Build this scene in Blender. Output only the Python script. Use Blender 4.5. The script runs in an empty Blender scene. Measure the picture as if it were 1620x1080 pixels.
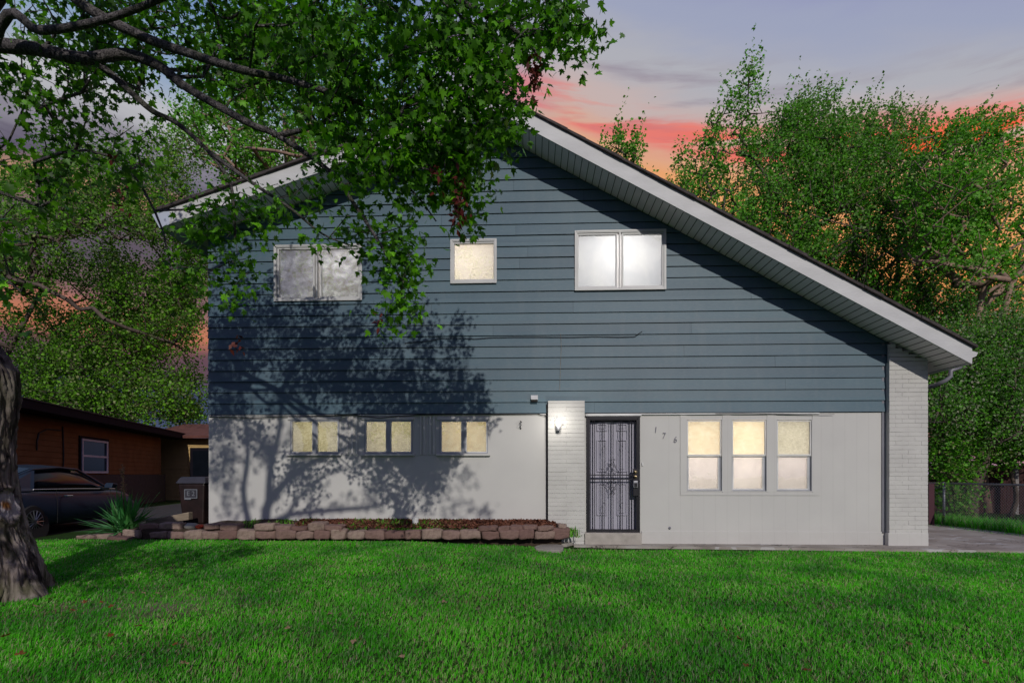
import bpy, math, random
import numpy as np
from mathutils import Vector, Matrix, noise
R = math.radians
random.seed(7); rng = np.random.default_rng(7)
scn = bpy.context.scene
COL = scn.collection

# ------------------------------------------------------------------ camera
F_PX, D, H, YAW = 820.0, 9.3, 1.25, R(2.2)
cd = bpy.data.cameras.new('camera'); cam = bpy.data.objects.new('camera', cd); COL.objects.link(cam)
cd.sensor_width = 36; cd.lens = F_PX*36/1620; cd.shift_y = 210/1620; cd.clip_end = 2000; cd.clip_start = .05
cam.location = (0, -D, H); cam.rotation_euler = (R(90), 0, YAW)
scn.camera = cam
CS, SN = math.cos(YAW), math.sin(YAW)

# ------------------------------------------------------------------ sky
SUN_T = Vector((-.25, 1, -.53)).normalized()           # the way the sunlight travels
w = bpy.data.worlds.new('World'); scn.world = w; w.use_nodes = True
def build_world():
    nt = w.node_tree; N = nt.nodes; L = nt.links; N.clear()
    def m(op, a, b=None, c=None, clamp=False):
        n = N.new('ShaderNodeMath'); n.operation = op; n.use_clamp = clamp
        for i, v in enumerate((a, b, c)):
            if v is None: continue
            if isinstance(v, (int, float)): n.inputs[i].default_value = v
            else: L.new(v, n.inputs[i])
        return n.outputs[0]
    def ramp(f, st):
        n = N.new('ShaderNodeValToRGB'); e = n.color_ramp.elements; n.color_ramp.interpolation = 'EASE'
        e[0].position, e[0].color = st[0][0], (*st[0][1], 1)
        e[1].position, e[1].color = st[-1][0], (*st[-1][1], 1)
        for p, c in st[1:-1]:
            k = e.new(p); k.color = (*c, 1)
        L.new(f, n.inputs[0]); return n.outputs[0]
    def mix(f, a, b):
        n = N.new('ShaderNodeMix'); n.data_type = 'RGBA'
        for s, v in ((n.inputs[0], f), (n.inputs[6], a), (n.inputs[7], b)):
            if isinstance(v, (int, float)): s.default_value = v
            elif isinstance(v, tuple): s.default_value = (*v, 1)
            else: L.new(v, s)
        return n.outputs[2]
    tc = N.new('ShaderNodeTexCoord'); sp = N.new('ShaderNodeSeparateXYZ'); L.new(tc.outputs['Generated'], sp.inputs[0])
    x, y, z = sp.outputs
    def nz(scale, sx, sz, det=6, off=0.):
        cb = N.new('ShaderNodeCombineXYZ')
        L.new(m('MULTIPLY', x, sx), cb.inputs[0]); L.new(m('MULTIPLY', y, sx), cb.inputs[1])
        L.new(m('MULTIPLY_ADD', z, sz, m('MULTIPLY_ADD', x, 1.2, off)), cb.inputs[2])
        n = N.new('ShaderNodeTexNoise'); n.inputs['Scale'].default_value = scale; n.inputs['Detail'].default_value = det
        n.inputs['Roughness'].default_value = .55; n.inputs['Distortion'].default_value = .35
        L.new(cb.outputs[0], n.inputs['Vector']); return n.outputs['Fac']
    n1 = nz(2.6, 1.0, 6.0); n2 = nz(5.0, 1.0, 9.0, 8, 3.3)
    q = m('ADD', m('MULTIPLY_ADD', x, .28, m('ADD', z, -.008)), m('MULTIPLY_ADD', n1, .07, -.035))
    right = ramp(q, [(0, (.10, .16, .32)), (.12, (.22, .20, .34)), (.26, (.46, .13, .12)), (.38, (.66, .19, .12)), (.45, (.80, .30, .08)),
                     (.53, (.80, .36, .14)), (.575, (.66, .38, .28)), (.61, (.54, .43, .41)), (.645, (.42, .42, .46)), (.69, (.33, .36, .49)), (.75, (.26, .27, .49)), (.9, (.19, .21, .46)), (1, (.16, .2, .42))])
    band = ramp(q, [(0, (0, 0, 0)), (.553, (0, 0, 0)), (.578, (1, 1, 1)), (.592, (1, 1, 1)), (.622, (0, 0, 0)), (1, (0, 0, 0))])
    bw = m('MULTIPLY', band, m('MULTIPLY_ADD', n2, 8.0, -3.2, clamp=True))
    fire = mix(m('MULTIPLY_ADD', x, 4.0, -.8, clamp=True), (.78, .19, .15), (.95, .10, .03))
    right = mix(bw, right, mix(m('MULTIPLY_ADD', n1, 7., -3.9, clamp=True), fire, (.42, .17, .20)))
    band2 = ramp(q, [(0, (0, 0, 0)), (.60, (0, 0, 0)), (.625, (1, 1, 1)), (.68, (0, 0, 0)), (1, (0, 0, 0))])
    right = mix(m('MULTIPLY', m('MULTIPLY', band2, m('MULTIPLY_ADD', n2, 6.0, -3.0, clamp=True)), .6), right, (.24, .18, .24))
    ql = m('ADD', z, m('MULTIPLY_ADD', n1, .09, -.045))
    left = ramp(ql, [(0, (.03, .05, .12)), (.12, (.022, .028, .09)), (.17, (.10, .035, .05)), (.225, (.50, .16, .07)), (.27, (.24, .11, .10)), (.31, (.10, .07, .09)),
                     (.355, (.13, .09, .10)), (.395, (.50, .27, .14)), (.425, (.10, .08, .12)), (.455, (.24, .22, .26)), (.495, (.48, .48, .50)), (.55, (.24, .34, .50)), (.64, (.16, .26, .46)), (1, (.12, .2, .42))])
    front = mix(m('MULTIPLY_ADD', x, 4.0, .75, clamp=True), left, right)
    sky = N.new('ShaderNodeTexSky'); sky.sky_type = 'NISHITA'; sky.sun_disc = False
    sky.sun_elevation = math.asin(-SUN_T.z); sky.sun_rotation = math.atan2(-SUN_T.x, -SUN_T.y)
    back = mix(m('MULTIPLY_ADD', n2, 3., -1.1, clamp=True), (.11, .115, .27), (.19, .185, .34))
    col = mix(m('MULTIPLY_ADD', y, 2.5, .5, clamp=True), back, front)
    col = mix(m('MULTIPLY_ADD', z, -14., .0, clamp=True), col, (.012, .016, .012))
    b1 = N.new('ShaderNodeBackground'); L.new(col, b1.inputs[0]); b1.inputs[1].default_value = 1.0
    b2 = N.new('ShaderNodeBackground'); L.new(sky.outputs[0], b2.inputs[0]); b2.inputs[1].default_value = .006
    ad = N.new('ShaderNodeAddShader'); L.new(b1.outputs[0], ad.inputs[0]); L.new(b2.outputs[0], ad.inputs[1])
    out = N.new('ShaderNodeOutputWorld'); L.new(ad.outputs[0], out.inputs[0])
build_world()
w.cycles.sampling_method = 'MANUAL'; w.cycles.sample_map_resolution = 512

sl = bpy.data.lights.new('sun', 'SUN'); sl.energy = 2.35; sl.angle = R(.5); sl.color = (1, .95, .87)
so = bpy.data.objects.new('sun', sl); COL.objects.link(so); so.location = (3, -20, 12)
so.rotation_euler = SUN_T.to_track_quat('-Z', 'Y').to_euler()

scn.view_settings.view_transform = 'Standard'; scn.view_settings.look = 'None'
scn.view_settings.exposure = 0; scn.view_settings.gamma = 1
scn.render.engine = 'CYCLES'
cy = scn.cycles
cy.use_denoising = True; cy.denoiser = 'OPENIMAGEDENOISE'
try: cy.denoising_input_passes = 'RGB_ALBEDO_NORMAL'; cy.denoising_prefilter = 'ACCURATE'
except Exception: pass
cy.max_bounces = 6; cy.diffuse_bounces = 3; cy.glossy_bounces = 3; cy.transmission_bounces = 4; cy.transparent_max_bounces = 12
cy.sample_clamp_indirect = 4; cy.caustics_reflective = False; cy.caustics_refractive = False

# ------------------------------------------------------------------ pixel helpers (photo pixels, 1620 x 1080)
def P(u, v, y):
    a = (u-810)/F_PX; t = (y+D)/(CS + a*SN)
    return Vector((t*(-SN + a*CS), y, H - t*(v-750)/F_PX))
def Pd(u, v, d):
    a = (u-810)/F_PX
    return Vector((d*(-SN + a*CS), -D + d*(CS + a*SN), H - d*(v-750)/F_PX))
def G(u, v, z=0.):
    return Pd(u, v, (H-z)*F_PX/(v-750))
def sstep(a, b, x):
    t = np.clip((x-a)/(b-a), 0, 1); return t*t*(3-2*t)
def gz(x, y):
    """ground height"""
    return .13*sstep(1.5, -2.5, x)*sstep(-4.5, -1.0, y)*sstep(-11, -7.5, x) + .02*np.sin(x*.9+1.)*np.cos(y*.7)*sstep(-.6, -2.5, y)

# ------------------------------------------------------------------ mesh builder
def tag(o, label=None, cat=None, group=None, kind=None):
    if label: o['label'] = label
    if cat: o['category'] = cat
    if group: o['group'] = group
    if kind: o['kind'] = kind
    return o
def empty(name, loc, label, cat, group=None, rz=0):
    o = bpy.data.objects.new(name, None); COL.objects.link(o); o.location = loc; o.rotation_euler = (0, 0, rz)
    o.empty_display_size = .2
    return tag(o, label, cat, group)
class MB:
    def __init__(s, off=(0, 0, 0)): s.v = []; s.f = []; s.o = Vector(off)
    def poly(s, pts):
        n = len(s.v); s.v += [tuple(Vector(p)-s.o) for p in pts]; s.f.append(tuple(range(n, n+len(pts))))
    def box(s, a, b):
        x0, y0, z0 = [min(a[i], b[i]) for i in range(3)]; x1, y1, z1 = [max(a[i], b[i]) for i in range(3)]
        n = len(s.v)
        s.v += [tuple(Vector(p)-s.o) for p in ((x0, y0, z0), (x1, y0, z0), (x1, y1, z0), (x0, y1, z0), (x0, y0, z1), (x1, y0, z1), (x1, y1, z1), (x0, y1, z1))]
        for f in ((0, 3, 2, 1), (4, 5, 6, 7), (0, 1, 5, 4), (1, 2, 6, 5), (2, 3, 7, 6), (3, 0, 4, 7)): s.f.append(tuple(n+i for i in f))
        return s
    def prism(s, poly, dvec):
        """poly: list of 3-D points, extruded by dvec"""
        n = len(s.v); k = len(poly); dv = Vector(dvec)
        s.v += [tuple(Vector(p)-s.o) for p in poly] + [tuple(Vector(p)+dv-s.o) for p in poly]
        s.f.append(tuple(n+i for i in range(k))); s.f.append(tuple(n+k+i for i in reversed(range(k))))
        for i in range(k): j = (i+1) % k; s.f.append((n+j, n+i, n+k+i, n+k+j))
        return s
    def tube(s, pts, rad, sides=6, cap=True):
        pts = [Vector(p) for p in pts]; n0 = len(s.v); k = len(pts)
        if isinstance(rad, (int, float)): rad = [rad]*k
        up = None
        for i, p in enumerate(pts):
            d = (pts[min(i+1, k-1)]-pts[max(i-1, 0)])
            if d.length < 1e-9: d = Vector((0, 0, 1))
            d.normalize()
            if up is None: up = d.orthogonal().normalized()
            up = (up - d*up.dot(d)); up = up.normalized() if up.length > 1e-6 else d.orthogonal().normalized()
            sd = d.cross(up)
            for j in range(sides):
                a = 2*math.pi*j/sides
                s.v.append(tuple(p + (up*math.cos(a)+sd*math.sin(a))*rad[i] - s.o))
        for i in range(k-1):
            for j in range(sides):
                a = n0+i*sides+j; b = n0+i*sides+(j+1) % sides
                s.f.append((a, b, b+sides, a+sides))
        if cap:
            s.f.append(tuple(n0+j for j in reversed(range(sides)))); s.f.append(tuple(n0+(k-1)*sides+j for j in range(sides)))
        return s
    def build(s, name, mat, parent=None, smooth=False, bevel=0):
        me = bpy.data.meshes.new(name); me.from_pydata(s.v, [], s.f); me.materials.append(mat)
        o = bpy.data.objects.new(name, me); COL.objects.link(o)
        if smooth: me.polygons.foreach_set('use_smooth', [True]*len(me.polygons))
        if bevel:
            b = o.modifiers.new('bevel', 'BEVEL'); b.width = bevel; b.segments = 2; b.limit_method = 'ANGLE'; b.angle_limit = R(40)
        if parent is not None: o.parent = parent
        else: o.location = s.o
        return o
def npmesh(name, verts, faces, mat, parent=None, off=(0, 0, 0), smooth=False):
    """verts (n,3), faces (m,k) all the same size"""
    verts = np.asarray(verts, np.float32) - np.array(off, np.float32)
    faces = np.asarray(faces, np.int32); m_, k = faces.shape
    me = bpy.data.meshes.new(name)
    me.vertices.add(len(verts)); me.vertices.foreach_set('co', verts.ravel())
    me.loops.add(m_*k); me.loops.foreach_set('vertex_index', faces.ravel())
    me.polygons.add(m_); me.polygons.foreach_set('loop_start', np.arange(m_, dtype=np.int32)*k)
    me.polygons.foreach_set('loop_total', np.full(m_, k, np.int32))
    if smooth: me.polygons.foreach_set('use_smooth', np.ones(m_, bool))
    me.update(calc_edges=True); me.materials.append(mat)
    o = bpy.data.objects.new(name, me); COL.objects.link(o)
    if parent is not None: o.parent = parent
    else: o.location = off
    return o

# ------------------------------------------------------------------ materials
class NT:
    def __init__(s, name):
        s.m = bpy.data.materials.new(name); s.m.use_nodes = True
        s.t = s.m.node_tree; s.N = s.t.nodes; s.L = s.t.links
        s.b = s.N['Principled BSDF']; s.out = s.N['Material Output']
        s.tc = s.N.new('ShaderNodeTexCoord')
    def noise(s, scale, detail=4, stretch=None, rough=.55, coord='Object', dist=0):
        n = s.N.new('ShaderNodeTexNoise'); n.inputs['Scale'].default_value = scale; n.inputs['Detail'].default_value = detail
        n.inputs['Roughness'].default_value = rough; n.inputs['Distortion'].default_value = dist
        if stretch:
            mp = s.N.new('ShaderNodeMapping'); mp.inputs['Scale'].default_value = stretch
            s.L.new(s.tc.outputs[coord], mp.inputs[0]); s.L.new(mp.outputs[0], n.inputs['Vector'])
        else: s.L.new(s.tc.outputs[coord], n.inputs['Vector'])
        return n.outputs['Fac']
    def ramp(s, f, st, interp='LINEAR'):
        n = s.N.new('ShaderNodeValToRGB'); e = n.color_ramp.elements; n.color_ramp.interpolation = interp
        e[0].position, e[0].color = st[0][0], (*st[0][1], 1); e[1].position, e[1].color = st[-1][0], (*st[-1][1], 1)
        for p, c in st[1:-1]: e.new(p).color = (*c, 1)
        s.L.new(f, n.inputs[0]); return n.outputs[0]
    def mix(s, f, a, b, mode='MIX'):
        n = s.N.new('ShaderNodeMix'); n.data_type = 'RGBA'; n.blend_type = mode
        for k, v in ((n.inputs[0], f), (n.inputs[6], a), (n.inputs[7], b)):
            if isinstance(v, (int, float)): k.default_value = v
            elif isinstance(v, tuple): k.default_value = (*v, 1)
            else: s.L.new(v, k)
        return n.outputs[2]
    def math(s, op, a, b=0., c=0., clamp=False):
        n = s.N.new('ShaderNodeMath'); n.operation = op; n.use_clamp = clamp
        for i, v in enumerate((a, b, c)):
            if isinstance(v, (int, float)): n.inputs[i].default_value = v
            else: s.L.new(v, n.inputs[i])
        return n.outputs[0]
    def xyz(s, coord='Object'):
        n = s.N.new('ShaderNodeSeparateXYZ'); s.L.new(s.tc.outputs[coord], n.inputs[0]); return n.outputs
    def bump(s, h, strength=.3, dist=.01):
        n = s.N.new('ShaderNodeBump'); n.inputs['Strength'].default_value = strength; n.inputs['Distance'].default_value = dist
        s.L.new(h, n.inputs['Height']); s.L.new(n.outputs[0], s.b.inputs['Normal']); return n
    def set(s, col=None, rough=None, metal=None, spec=None):
        if col is not None:
            if isinstance(col, tuple): s.b.inputs['Base Color'].default_value = (*col, 1)
            else: s.L.new(col, s.b.inputs['Base Color'])
        if rough is not None:
            if isinstance(rough, (int, float)): s.b.inputs['Roughness'].default_value = rough
            else: s.L.new(rough, s.b.inputs['Roughness'])
        if metal is not None: s.b.inputs['Metallic'].default_value = metal
        if spec is not None: s.b.inputs['Specular IOR Level'].default_value = spec
        return s
def lerp(a, k): return tuple(max(0, min(1, c*k)) for c in a)
def simple(name, col, rough=.6, metal=0, var=.15, scale=3., bump=0., bscale=40, spec=.4, stretch=None):
    n = NT(name); f = n.noise(scale, 6, stretch)
    n.set(n.ramp(f, [(.3, lerp(col, 1-var)), (.7, lerp(col, 1+var))]), rough, metal, spec)
    if bump: n.bump(n.noise(bscale, 5, stretch), bump, .01)
    return n.m
def foliage(name, cols, trans=.35, gloss=.25, rough=.5):
    """leaves: colour varies leaf by leaf"""
    n = NT(name); g = n.N.new('ShaderNodeNewGeometry')
    k = len(cols); c = n.ramp(g.outputs['Random Per Island'], [(i/(k-1), cc) for i, cc in enumerate(cols)])
    n.set(c, rough, 0, gloss)
    tr = n.N.new('ShaderNodeBsdfTranslucent'); c2 = n.mix(.5, c, (.25, .55, .04), 'MULTIPLY'); n.L.new(n.mix(1., c, (1.3, 1.6, .6), 'MULTIPLY'), tr.inputs[0])
    mx = n.N.new('ShaderNodeMixShader'); mx.inputs[0].default_value = trans
    n.L.new(n.b.outputs[0], mx.inputs[1]); n.L.new(tr.outputs[0], mx.inputs[2]); n.L.new(mx.outputs[0], n.out.inputs[0])
    return n.m

def m_siding():
    n = NT('blue_siding_paint'); x, y, z = n.xyz()
    a = n.noise(1.2, 5); b = n.noise(14, 6, (1, 1, 6)); c = n.noise(60, 3, (.15, 1, 2.5))
    col = n.ramp(a, [(.3, (.056, .110, .150)), (.7, (.076, .136, .176))])
    col = n.mix(n.math('MULTIPLY_ADD', b, 1.6, -.75, True), col, (.13, .17, .20))
    # each board catches its own slight tint
    fl = n.math('FLOOR', n.math('DIVIDE', z, .2)); wn = n.N.new('ShaderNodeTexWhiteNoise'); wn.noise_dimensions = '1D'; n.L.new(fl, wn.inputs['W'])
    col = n.mix(n.math('MULTIPLY', wn.outputs[0], .3), col, (.085, .112, .14))
    g_ = n.N.new('ShaderNodeNewGeometry'); col = n.mix(1., col, n.ramp(g_.outputs['Random Per Island'], [(0, (.88, .90, .92)), (.5, (1, 1, 1)), (1, (1.10, 1.08, 1.05))]), 'MULTIPLY')
    st = n.noise(1.3, 6, (3.5, 1, .5)); col = n.mix(n.math('MULTIPLY_ADD', st, 1.4, -.72, True), col, (.12, .155, .18))
    n.set(col, .52, 0, .35); n.bump(c, .15, .004); return n.m
def m_panel():
    n = NT('white_panel_paint'); x, y, z = n.xyz()
    a = n.noise(.9, 6); b = n.noise(9, 7)
    col = n.ramp(a, [(.3, (.49, .48, .47)), (.7, (.54, .53, .515))])
    spk = n.ramp(n.noise(38, 2), [(.74, (0, 0, 0)), (.78, (1, 1, 1))])
    low = n.math('MULTIPLY_ADD', z, -4.0, 1.5, True)
    col = n.mix(n.math('MULTIPLY', n.math('MULTIPLY', b, low), .35), col, (.38, .36, .33))
    col = n.mix(n.math('MULTIPLY', spk, .25), col, (.4, .39, .37))
    n.set(col, .6, 0, .3)
    g = n.math('ABSOLUTE', n.math('SUBTRACT', n.math('FRACT', n.math('DIVIDE', x, .2035)), .5))
    gr = n.math('MULTIPLY', n.math('GREATER_THAN', g, .470), n.math('GREATER_THAN', x, 1.6))
    col = n.mix(n.math('MULTIPLY', gr, .15), col, (.36, .35, .34)); n.set(col)
    h = n.math('SUBTRACT', n.math('MULTIPLY', b, .25), gr)
    n.bump(h, .35, .005); return n.m
def m_wbrick():
    n = NT('white_brick_paint'); b = n.noise(22, 6); c = n.noise(3, 4)
    col = n.ramp(c, [(.3, (.47, .46, .445)), (.7, (.54, .53, .51))])
    col = n.mix(n.math('MULTIPLY_ADD', b, 2.2, -1.25, True), col, (.42, .40, .38))
    n.set(col, .65, 0, .3); n.bump(b, .55, .008); return n.m
M = {}
M['siding'] = m_siding(); M['panel'] = m_panel(); M['wbrick'] = m_wbrick()
M['trim'] = simple('white_trim_paint', (.60, .60, .60), .5, bump=.15)
M['fascia'] = simple('fascia_paint', (.52, .52, .53), .55, var=.1, scale=1.5, bump=.35, bscale=18, stretch=(1, 1, 3))
M['soffit'] = simple('soffit_vinyl', (.84, .76, .82), .5, var=.06)
M['gutter'] = simple('gutter_enamel', (.42, .46, .56), .4, var=.08)
M['pipe'] = simple('downspout_enamel', (.17, .17, .20), .4)
M['shingle'] = simple('roof_shingle', (.055, .045, .045), .9, var=.4, scale=14, bump=.8, bscale=60)
M['gap'] = simple('dark_gap', (.015, .013, .013), .9)
M['frame'] = simple('window_frame_paint', (.50, .50, .50), .45, var=.08)
M['framelow'] = simple('lower_window_frame_paint', (.30, .31, .35), .5, var=.15)
M['black'] = simple('black_iron', (.014, .013, .018), .42, metal=.3, var=.2)
M['brass'] = simple('tarnished_brass', (.42, .33, .2), .3, metal=1)
M['doorpaint'] = simple('shaded_white_door_paint', (.33, .32, .39), .5, var=.05, scale=1.3)  # white door with the grey lavender of its shade put into the colour
M['concrete'] = simple('concrete', (.27, .25, .225), .85, var=.22, scale=2.2, bump=.3, bscale=50)
M['concrete2'] = simple('step_concrete', (.36, .33, .30), .85, var=.2, scale=6, bump=.3, bscale=50)
M['stone'] = None
M['wire'] = simple('dark_cable', (.02, .02, .022), .6)
M['galv'] = simple('galvanised_steel', (.34, .34, .37), .45, metal=.5, var=.15)
M['maroon'] = simple('maroon_post_paint', (.055, .012, .022), .6)
M['brown_siding'] = simple('brown_clapboard_paint', (.135, .072, .034), .85, var=.15, scale=2, spec=.03)
M['dark_fascia'] = simple('dark_fascia_paint', (.008, .007, .012), .8, spec=.08)
M['tan_siding'] = simple('tan_clapboard_paint', (.48, .32, .13), .7, var=.1)
M['dark_brick'] = simple('dark_brick_wainscot', (.016, .015, .02), .8, var=.4, scale=9, bump=.4, bscale=20)
M['darkglass'] = simple('dark_glass', (.005, .007, .011), .12, spec=.15)
M['carpaint'] = simple('graphite_car_paint', (.020, .032, .058), .32, metal=0, var=.05, spec=.12)
M['carpaint'].node_tree.nodes['Principled BSDF'].inputs['Coat Weight'].default_value = .03
M['chrome'] = simple('chrome_trim', (.45, .45, .48), .15, metal=1, var=.05)
M['rubber'] = simple('tyre_rubber', (.012, .012, .013), .8)
M['alloy'] = simple('alloy_rim', (.20, .20, .23), .35, metal=.8)
M['binlid'] = simple('bin_lid_plastic', (.035, .034, .045), .5)
M['binbody'] = simple('maroon_bin_plastic', (.017, .008, .008), .5, var=.5, scale=4)
M['sticker'] = simple('pale_sticker', (.16, .17, .20), .6)
M['redwood'] = simple('dark_red_fence_boards', (.045, .012, .012), .8, var=.3, stretch=(4, 1, .4))
M['mulch'] = simple('red_wood_chips', (.16, .06, .035), .9, var=.7, scale=40, bump=1, bscale=60)
M['soil'] = simple('dark_soil', (.045, .03, .02), .95, var=.4, scale=12, bump=.6)
M['timber'] = simple('weathered_timber', (.24, .19, .14), .85, var=.35, scale=9, bump=.6, bscale=20, stretch=(.3, 4, 4))
M['pvc'] = simple('white_plastic', (.6, .6, .6), .5)
M['asphalt'] = simple('dark_driveway_asphalt', (.035, .034, .036), .9, var=.3, scale=8, bump=.4, bscale=90)
def m_stone():
    n = NT('tumbled_block_stone'); oi = n.N.new('ShaderNodeObjectInfo')
    c = n.ramp(oi.outputs['Random'], [(0, (.13, .075, .065)), (.35, (.19, .115, .10)), (.7, (.24, .165, .14)), (1, (.30, .23, .19))])
    b = n.noise(16, 7); c = n.mix(n.math('MULTIPLY_ADD', b, 2., -.8, True), c, (.11, .065, .06))
    n.set(c, .9, 0, .25); n.bump(n.noise(30, 6), .9, .012); return n.m
M['stone'] = m_stone()
def m_ground():
    n = NT('lawn_soil_and_thatch'); a = n.noise(.9, 6); b = n.noise(25, 6)
    c = n.ramp(a, [(.3, (.010, .035, .004)), (.62, (.02, .06, .008)), (.8, (.05, .05, .022))])
    c = n.mix(n.math('MULTIPLY_ADD', b, 1.5, -.6, True), c, (.030, .022, .010))
    v = n.N.new('ShaderNodeVectorMath'); v.operation = 'DISTANCE'; mp_ = n.N.new('ShaderNodeMapping'); mp_.inputs['Scale'].default_value = (1/1.5, 1, 0); n.L.new(n.tc.outputs['Object'], mp_.inputs[0])
    n.L.new(mp_.outputs[0], v.inputs[0]); v.inputs[1].default_value = (-3.75/1.5, -4.45, 0)
    k_ = n.math('MULTIPLY_ADD', n.math('ADD', v.outputs['Value'], n.math('MULTIPLY_ADD', n.noise(5, 5), 1., -.5)), -2.2, 1.6, True)
    c = n.mix(k_, c, n.mix(b, (.16, .11, .085), (.26, .20, .16)))
    n.set(c, .95, 0, .1); n.bump(b, .8, .02); return n.m
M['ground'] = m_ground()
def m_bark(name='maple_bark', dark=(.035, .028, .026), light=(.22, .18, .165), moss=True, s=1.):
    n = NT(name); f = n.noise(9*s, 8, (1, 1, .16), dist=.6); g = n.noise(40*s, 6, (1, 1, .3)); k = n.noise(2.2, 4)
    f = n.noise(26*s, 8, None, dist=1.2) if s > 1.5 else f
    c = n.ramp(f, [(.36, dark), (.5, lerp(light, .5)), (.66, light)])
    if moss: c = n.mix(n.math('MULTIPLY_ADD', k, 3., -1.55, True), c, n.mix(f, (.02, .03, .01), (.10, .12, .045)))
    n.set(c, .95, 0, .15); n.bump(n.math('ADD', n.math('MULTIPLY', f, 1.2), n.math('MULTIPLY', g, .5)), .9, .03); return n.m
M['bark'] = m_bark()
M['limb'] = m_bark('limb_bark', (.014, .012, .014), (.22, .20, .205), True, 2.)
M['bgbark'] = simple('grey_brown_bark', (.10, .075, .062), .95, var=.5, scale=6, bump=.5, stretch=(1, 1, .2))
M['palebark'] = simple('pale_pinkish_bark', (.26, .17, .13), .95, var=.3, scale=6, bump=.5, stretch=(1, 1, .2))
M['maple'] = foliage('maple_leaves', [(.014, .05, .004), (.07, .22, .008), (.03, .095, .006), (.12, .34, .010), (.04, .14, .006), (.19, .54, .016)], .36, .3, .45)
M['seed'] = foliage('red_maple_keys', [(.09, .014, .014), (.13, .03, .02), (.05, .012, .016)], .2)
M['bgleafA'] = foliage('small_green_leaves', [(.04, .12, .010), (.10, .32, .016), (.14, .44, .022), (.06, .19, .012), (.11, .38, .018), (.28, .34, .12)], .33)
M['bgleafC'] = foliage('olive_green_leaves', [(.03, .07, .008), (.11, .30, .014), (.05, .12, .010), (.18, .46, .02), (.08, .20, .012), (.03, .07, .012), (.30, .34, .14)], .33)
M['bgleafB'] = foliage('dark_green_leaves', [(.03, .09, .010), (.08, .26, .014), (.12, .36, .018), (.05, .15, .012), (.09, .30, .016), (.28, .27, .15)], .33)
M['ivy'] = foliage('ivy_leaves', [(.02, .06, .008), (.07, .24, .012), (.03, .09, .010), (.12, .38, .018), (.04, .12, .010), (.30, .30, .22), (.09, .28, .014)], .3)
M['bush'] = foliage('broad_bush_leaves', [(.03, .10, .008), (.08, .28, .014), (.14, .42, .02), (.05, .16, .010), (.30, .30, .13)], .33)
def foliage_lawn(*a, **k):
    m_ = foliage(*a, **k); t = m_.node_tree; N = t.nodes; L = t.links
    tc = N.new('ShaderNodeTexCoord'); n1 = N.new('ShaderNodeTexNoise'); n1.inputs['Scale'].default_value = 1.1; n1.inputs['Detail'].default_value = 5; L.new(tc.outputs['Object'], n1.inputs['Vector'])
    rp = N.new('ShaderNodeValToRGB'); e = rp.color_ramp.elements; e[0].position, e[0].color = .36, (.52, .60, .7, 1); e[1].position, e[1].color = .66, (1.35, 1.12, 1.2, 1); L.new(n1.outputs['Fac'], rp.inputs[0])
    src = [l for l in L if l.to_node.type in ('BSDF_PRINCIPLED', 'BSDF_TRANSLUCENT') and l.to_socket.name in ('Base Color', 'Color')]
    for l in src:
        fs, ts = l.from_socket, l.to_socket; mx = N.new('ShaderNodeMix'); mx.data_type = 'RGBA'; mx.blend_type = 'MULTIPLY'; mx.inputs[0].default_value = 1
        L.new(fs, mx.inputs[6]); L.new(rp.outputs[0], mx.inputs[7]); L.new(mx.outputs[2], ts)
    return m_
M['grass'] = foliage_lawn('grass_blades', [(.035, .25, .004), (.06, .42, .008), (.085, .54, .012), (.11, .62, .02), (.05, .36, .007), (.10, .58, .018), (.07, .48, .01), (.09, .52, .014), (.24, .50, .12), (.40, .46, .26), (.30, .26, .17)], .40, .2, .5)
M['drygrass'] = foliage('dry_thatch', [(.16, .13, .07), (.24, .18, .11), (.10, .07, .04)], .2)
M['deadleaf'] = foliage('fallen_leaf', [(.16, .03, .012), (.20, .07, .02), (.09, .03, .015)], .2)
M['deadtan'] = foliage('dry_tan_leaf', [(.24, .15, .09), (.30, .20, .13), (.18, .11, .07)], .2)
M['yucca'] = foliage('yucca_leaves', [(.03, .16, .03), (.07, .27, .08), (.045, .21, .035), (.16, .32, .14)], .25, .4)
M['stalk'] = simple('dried_stalk', (.26, .15, .08), .9)
def m_glass():
    n = NT('window_glass'); n.N.remove(n.b)
    t = n.N.new('ShaderNodeBsdfTransparent'); t.inputs[0].default_value = (.93, .95, .95, 1)
    g = n.N.new('ShaderNodeBsdfGlossy'); g.inputs['Roughness'].default_value = .015
    lw = n.N.new('ShaderNodeFresnel'); lw.inputs[0].default_value = 1.55
    f = n.math('MULTIPLY_ADD', lw.outputs[0], 1.6, .06, True)
    bp = n.N.new('ShaderNodeBump'); bp.inputs['Strength'].default_value = .08; bp.inputs['Distance'].default_value = .02
    n.L.new(n.noise(2.5, 3), bp.inputs['Height']); n.L.new(bp.outputs[0], g.inputs['Normal'])
    mx = n.N.new('ShaderNodeMixShader'); n.L.new(f, mx.inputs[0]); n.L.new(t.outputs[0], mx.inputs[1]); n.L.new(g.outputs[0], mx.inputs[2])
    n.L.new(mx.outputs[0], n.out.inputs[0]); return n.m
M['glass'] = m_glass()
def m_curtain(name, cols, scale, stretch, tr=.6):
    n = NT(name); f = n.noise(scale, 6, stretch, dist=.5); c = n.ramp(f, [(.3, cols[0]), (.5, cols[1]), (.7, cols[2])])
    n.set(c, .8, 0, .1)
    t = n.N.new('ShaderNodeBsdfTranslucent'); n.L.new(c, t.inputs[0])
    mx = n.N.new('ShaderNodeMixShader'); mx.inputs[0].default_value = tr
    n.L.new(n.b.outputs[0], mx.inputs[1]); n.L.new(t.outputs[0], mx.inputs[2]); n.L.new(mx.outputs[0], n.out.inputs[0]); return n.m
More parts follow.
